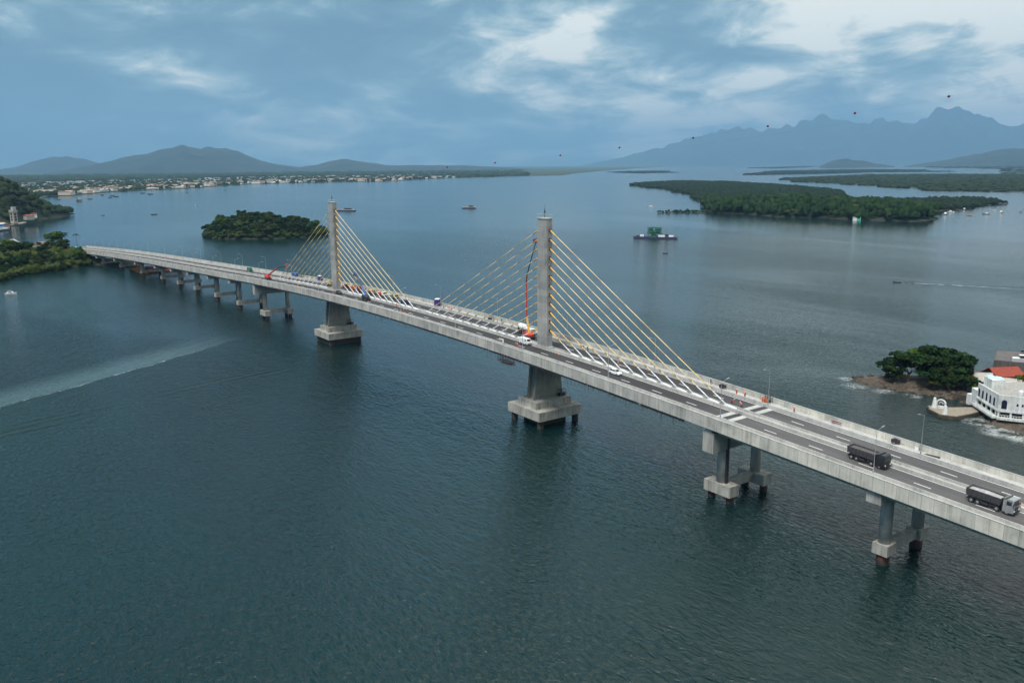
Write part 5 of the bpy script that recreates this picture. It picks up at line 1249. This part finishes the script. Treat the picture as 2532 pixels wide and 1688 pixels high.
# quay
qp = [(69.5,110.5),(72,106.8),(77.5,103.2),(82,105.2),(83.5,112),(84,117),(80.5,121.5),(75.5,114.5)]
tag(MB().prism(qp, -1.5, 1.7).build('quay', M_ROCK), 'low brown stone quay jutting into the water below the white building', 'quay')
tag(MB().prism(inset(qp, .06), 1.701, 1.85).build('quay_paving', paint((.24, .205, .16), .9, 0, .4)), 'pale worn paving slab covering the top of the stone quay', 'paving')
def pillar(x, y, h, label):
    t = empty('white_pillar', (x, y, 1.85), 0, label, 'pillar'); MB().lathe([(.9, 0), (.85, .3), (.55, h * .75), (.42, h)], n=12).build('shaft', M_PLASTER, t); MB().ball((0, 0, h), .42, (1, 1, .7), 10, 6).build('finial', M_PLASTER, t)
pillar(72.3, 110.0, 3.2, 'white tapered pillar at the outer corner of the quay left of the round arch'); pillar(78.4, 105.2, 2.6, 'white tapered pillar nearest the camera on the quay')
t = empty('round_arch', (74.2, 110.6, 1.85), .3, 'white round openwork arch between the pillars on the quay', 'arch')
m = MB(); prev = None
for k in range(17): a = math.pi * (-.1 + 1.2 * k / 16); cur = Vector((1.35 * math.cos(a), 0, 1.55 + 1.35 * math.sin(a))); (m.tube(prev, cur, .3, n=8) if prev else None); prev = cur
m.build('ring', M_PLASTER, t); m = MB(); prev = None
for k in range(10): a = math.pi * (k / 9); cur = Vector((.6 * math.cos(a), 0, 1.5 + .6 * math.sin(a))); (m.tube(prev, cur, .14, n=6) if prev else None); prev = cur
m.box(-1.6, 1.6, -.35, .35, 0, .8).build('inner_ring', M_PLASTER, t)
# sheds behind
M_SHEET = paint((.36, .34, .31), .8, 0, .25); M_TILE = paint((.24, .040, .022), .8, 0, .2)
def shed(poly, z0, z1, zr, roofmat, wallmat, name, label, cat='shed', over=.6):
    t = empty(name, (poly[0][0], poly[0][1], 0), 0, label, cat); ox, oy = poly[0]
    pl_ = [(x - ox, y - oy) for x, y in poly]; MB().prism(pl_, z0, z1).build('wall', wallmat, t)
    ov = inset(pl_, -.08); m0 = along(ov[0], ov[3], .5); m1 = along(ov[1], ov[2], .5)
    v = [(*ov[0], z1 + .01), (*ov[1], z1 + .01), (*ov[2], z1 + .01), (*ov[3], z1 + .01), (*m0, zr), (*m1, zr), (*ov[0], z1 + .2), (*ov[1], z1 + .2), (*ov[2], z1 + .2), (*ov[3], z1 + .2), (*m0, zr + .2), (*m1, zr + .2)]
    MB().add(v, [(0, 4, 5, 1), (3, 2, 5, 4), (6, 7, 11, 10), (9, 10, 11, 8), (0, 1, 7, 6), (2, 3, 9, 8), (0, 6, 10, 4), (4, 10, 9, 3), (1, 5, 11, 7), (5, 2, 8, 11)]).build('roof', roofmat, t); return t
shed([(70, 137), (76, 143), (71, 150), (64, 144)], 1, 6.0, 8.2, M_SHEET, M_GREYC, 'grey_shed', 'grey sheet roofed shed left of the red roof')
shed([(76, 140), (84, 145), (80, 152), (72, 148)], 1, 5.6, 7.4, M_SHEET, M_PLASTER, 'low_shed', 'low pale roofed shed directly behind the white building')
shed([(73.5, 151), (79, 160), (71.5, 164), (66.5, 154.5)], 1, 6.0, 8.6, M_TILE, M_NAVY, 'red_roofed_hall', 'hall with a bright red roof and dark blue front', 'hall')
shed([(80, 152), (96, 162), (92, 170), (78, 160)], 1, 5.0, 6.8, M_SHEET, M_CHAR, 'long_shed', 'long grey roofed shed at the right edge beyond the red roof')
tag(MB().prism([(50.5, 202), (58, 183), (95, 200), (86, 224)], -1.5, 5.0).build('dock', concrete('dock_concrete', (.10, .09, .085), .5)), 'dark high walled dock at the right edge', 'dock')
def plain_car(x, y, z, rz, col, label, name):
    t = empty(name, (x, y, z), rz, label, 'pickup truck'); MB().side([(-2.4, .4), (2.4, .4), (2.45, .95), (1.3, 1.1), (.6, 1.75), (-.8, 1.8), (-.9, 1.1), (-2.4, 1.1)], -.9, .9).build('body', col, t)
    MB().side([(-.7, 1.15), (1.1, 1.15), (.55, 1.66), (-.7, 1.7)], -.905, .905).build('window', M_GLASS, t)
    for sx in (-1.5, 1.5):
        for sy in (-1, 1): wheel(t, sx, sy * .8, .38, .24)
plain_car(60.5, 207, 5.0, .4, M_BLACKP, 'dark pickup truck parked on top of the high dock', 'parked_pickup')
def wboat(x, y, z, rz, label):
    t = empty('white_motorboat', (x, y, z), rz, label, 'motorboat'); hull(MB(), 9, 2.8, 1.5, 0, .5).build('hull', M_WHITE, t); MB().side([(-2, 1.5), (2, 1.6), (1, 2.6), (-1.8, 2.6)], -1, 1).build('cabin', M_GLASS, t); MB().box(-2.2, 1.2, -1.05, 1.05, 2.61, 2.75).build('roof', M_WHITE, t)
wboat(67, 189, 5.0, .6, 'white motorboat stored on the dock, left of two'); wboat(74, 194, 5.0, .55, 'white motorboat stored on the dock, right of two')
# tower and roofs on the far left headland
t = empty('tower_building', (-1249, -26, 0), .6, 'tall pale unfinished tower with dark openings at the foot of the far left headland', 'tower')
t.scale = (.7, .7, .82); MB().box(-5, 5, -5, 5, 4, 27).build('shaft', M_TERR, t); MB().box(-6, 6, -6, 6, 27, 28.2).box(-6.3, 6.3, -6.3, 6.3, 24.3, 25.2).box(-1, 4.6, -4, 4, 28.2, 34).build('top_slab', M_LIGHTCONC, t)
for zz in (9, 14, 19): MB().box(-2.6, 2.2, -5.08, -4.9, zz, zz + 4).build('opening', M_DARK, t); MB().box(4.9, 5.08, -2.6, 2.6, zz, zz + 4).build('opening', M_DARK, t)
def hshed(x, y, z, rz, w_, d_, h_, rc, wc_, label, group=None, name='house'):
    t = empty(name, (x, y, z), rz, label, 'house', group); MB().box(-w_/2, w_/2, -d_/2, d_/2, -2, h_).build('wall', wc_, t)
    MB().side([(-w_/2 - .6, h_), (w_/2 + .6, h_), (0, h_ + w_ * .22)], -d_/2 - .6, d_/2 + .6).build('roof', rc, t)
M_BRICKR = paint((.20, .065, .045), .85, 0, .25)
hshed(-1252, -6, 10, .5, 8, 13, 4, M_BRICKR, M_TERR, 'red roofed house right of the pale tower'); hshed(-1262, 2, 12, 1.4, 8, 10, 4, M_BRICKR, M_WHITE, 'second red roofed house right of the pale tower')
rr = random.Random(8)
for k in range(12): hshed(-1175 - rr.uniform(0, 55), -98 + k * 5 + rr.uniform(-3, 3), 1.5, rr.uniform(0, 3), rr.uniform(7, 12), rr.uniform(8, 14), 4, [M_SHEET, M_TERR, M_BRICKR][k % 3], M_TERR, 'low shack with a dull roof along the beach of the far left headland', 'beach shacks on the far headland')
tag(MB().prism([(-1120,-110),(-1130,-62),(-1180,-56),(-1235,-38),(-1290,-12),(-1320,-3),(-1300,-25),(-1240,-60),(-1170,-120)], -1, 1.3).build('beach', paint((.42, .38, .32), .9)), kind='structure')
# roofs among the trees of the near headland
hshed(-700, -84, 8, .5, 13, 9, 8.0, M_LIGHTCONC, M_PLASTER, 'pale roofed house among the palms on the near headland'); hshed(-662, -62, 9, .8, 12, 10, 6.5, paint((.30, .17, .13), .8), M_PLASTER, 'brown roofed house below the bright green tree on the near headland')
t = tree((-664, -54, 9), 0, 1.75, 'big bright green domed tree on top of the near headland', None, True)
hshed(-660, -38, 5, .4, 5, 6, 6, paint((.12, .38, .42), .7), M_TEAL, 'small teal roofed hut near the bridge end on the near headland')
# hut on the large island
t = empty('waterside_hut', (-480, 949, 1.0), .65, 'white and green hut at the waterline of the large right island', 'hut'); MB().box(-5, 0, -3, 3, -1, 4.2).build('white_wall', M_WHITE, t); MB().box(.01, 5.5, -3, 3, -1, 4.2).build('green_wall', paint((.10, .50, .34), .6), t); MB().side([(-5.4, 4.2), (5.9, 4.2), (5.5, 4.6), (.3, 5.1), (-5, 4.6)], -3.4, 3.4).build('roof', M_LIGHTCONC, t)
# radio mast in the town
t = empty('radio_mast', (-3330, 1480, 2), 0, 'thin lattice radio mast rising over the middle of the town', 'mast'); m = MB()
for sx, sy in ((-1, -1), (1, -1), (0, 1)): m.tube((sx * 2, sy * 2, 0), (sx * .3, sy * .3, 48), .35, .25, n=4)
m.build('lattice', M_STEEL, t)
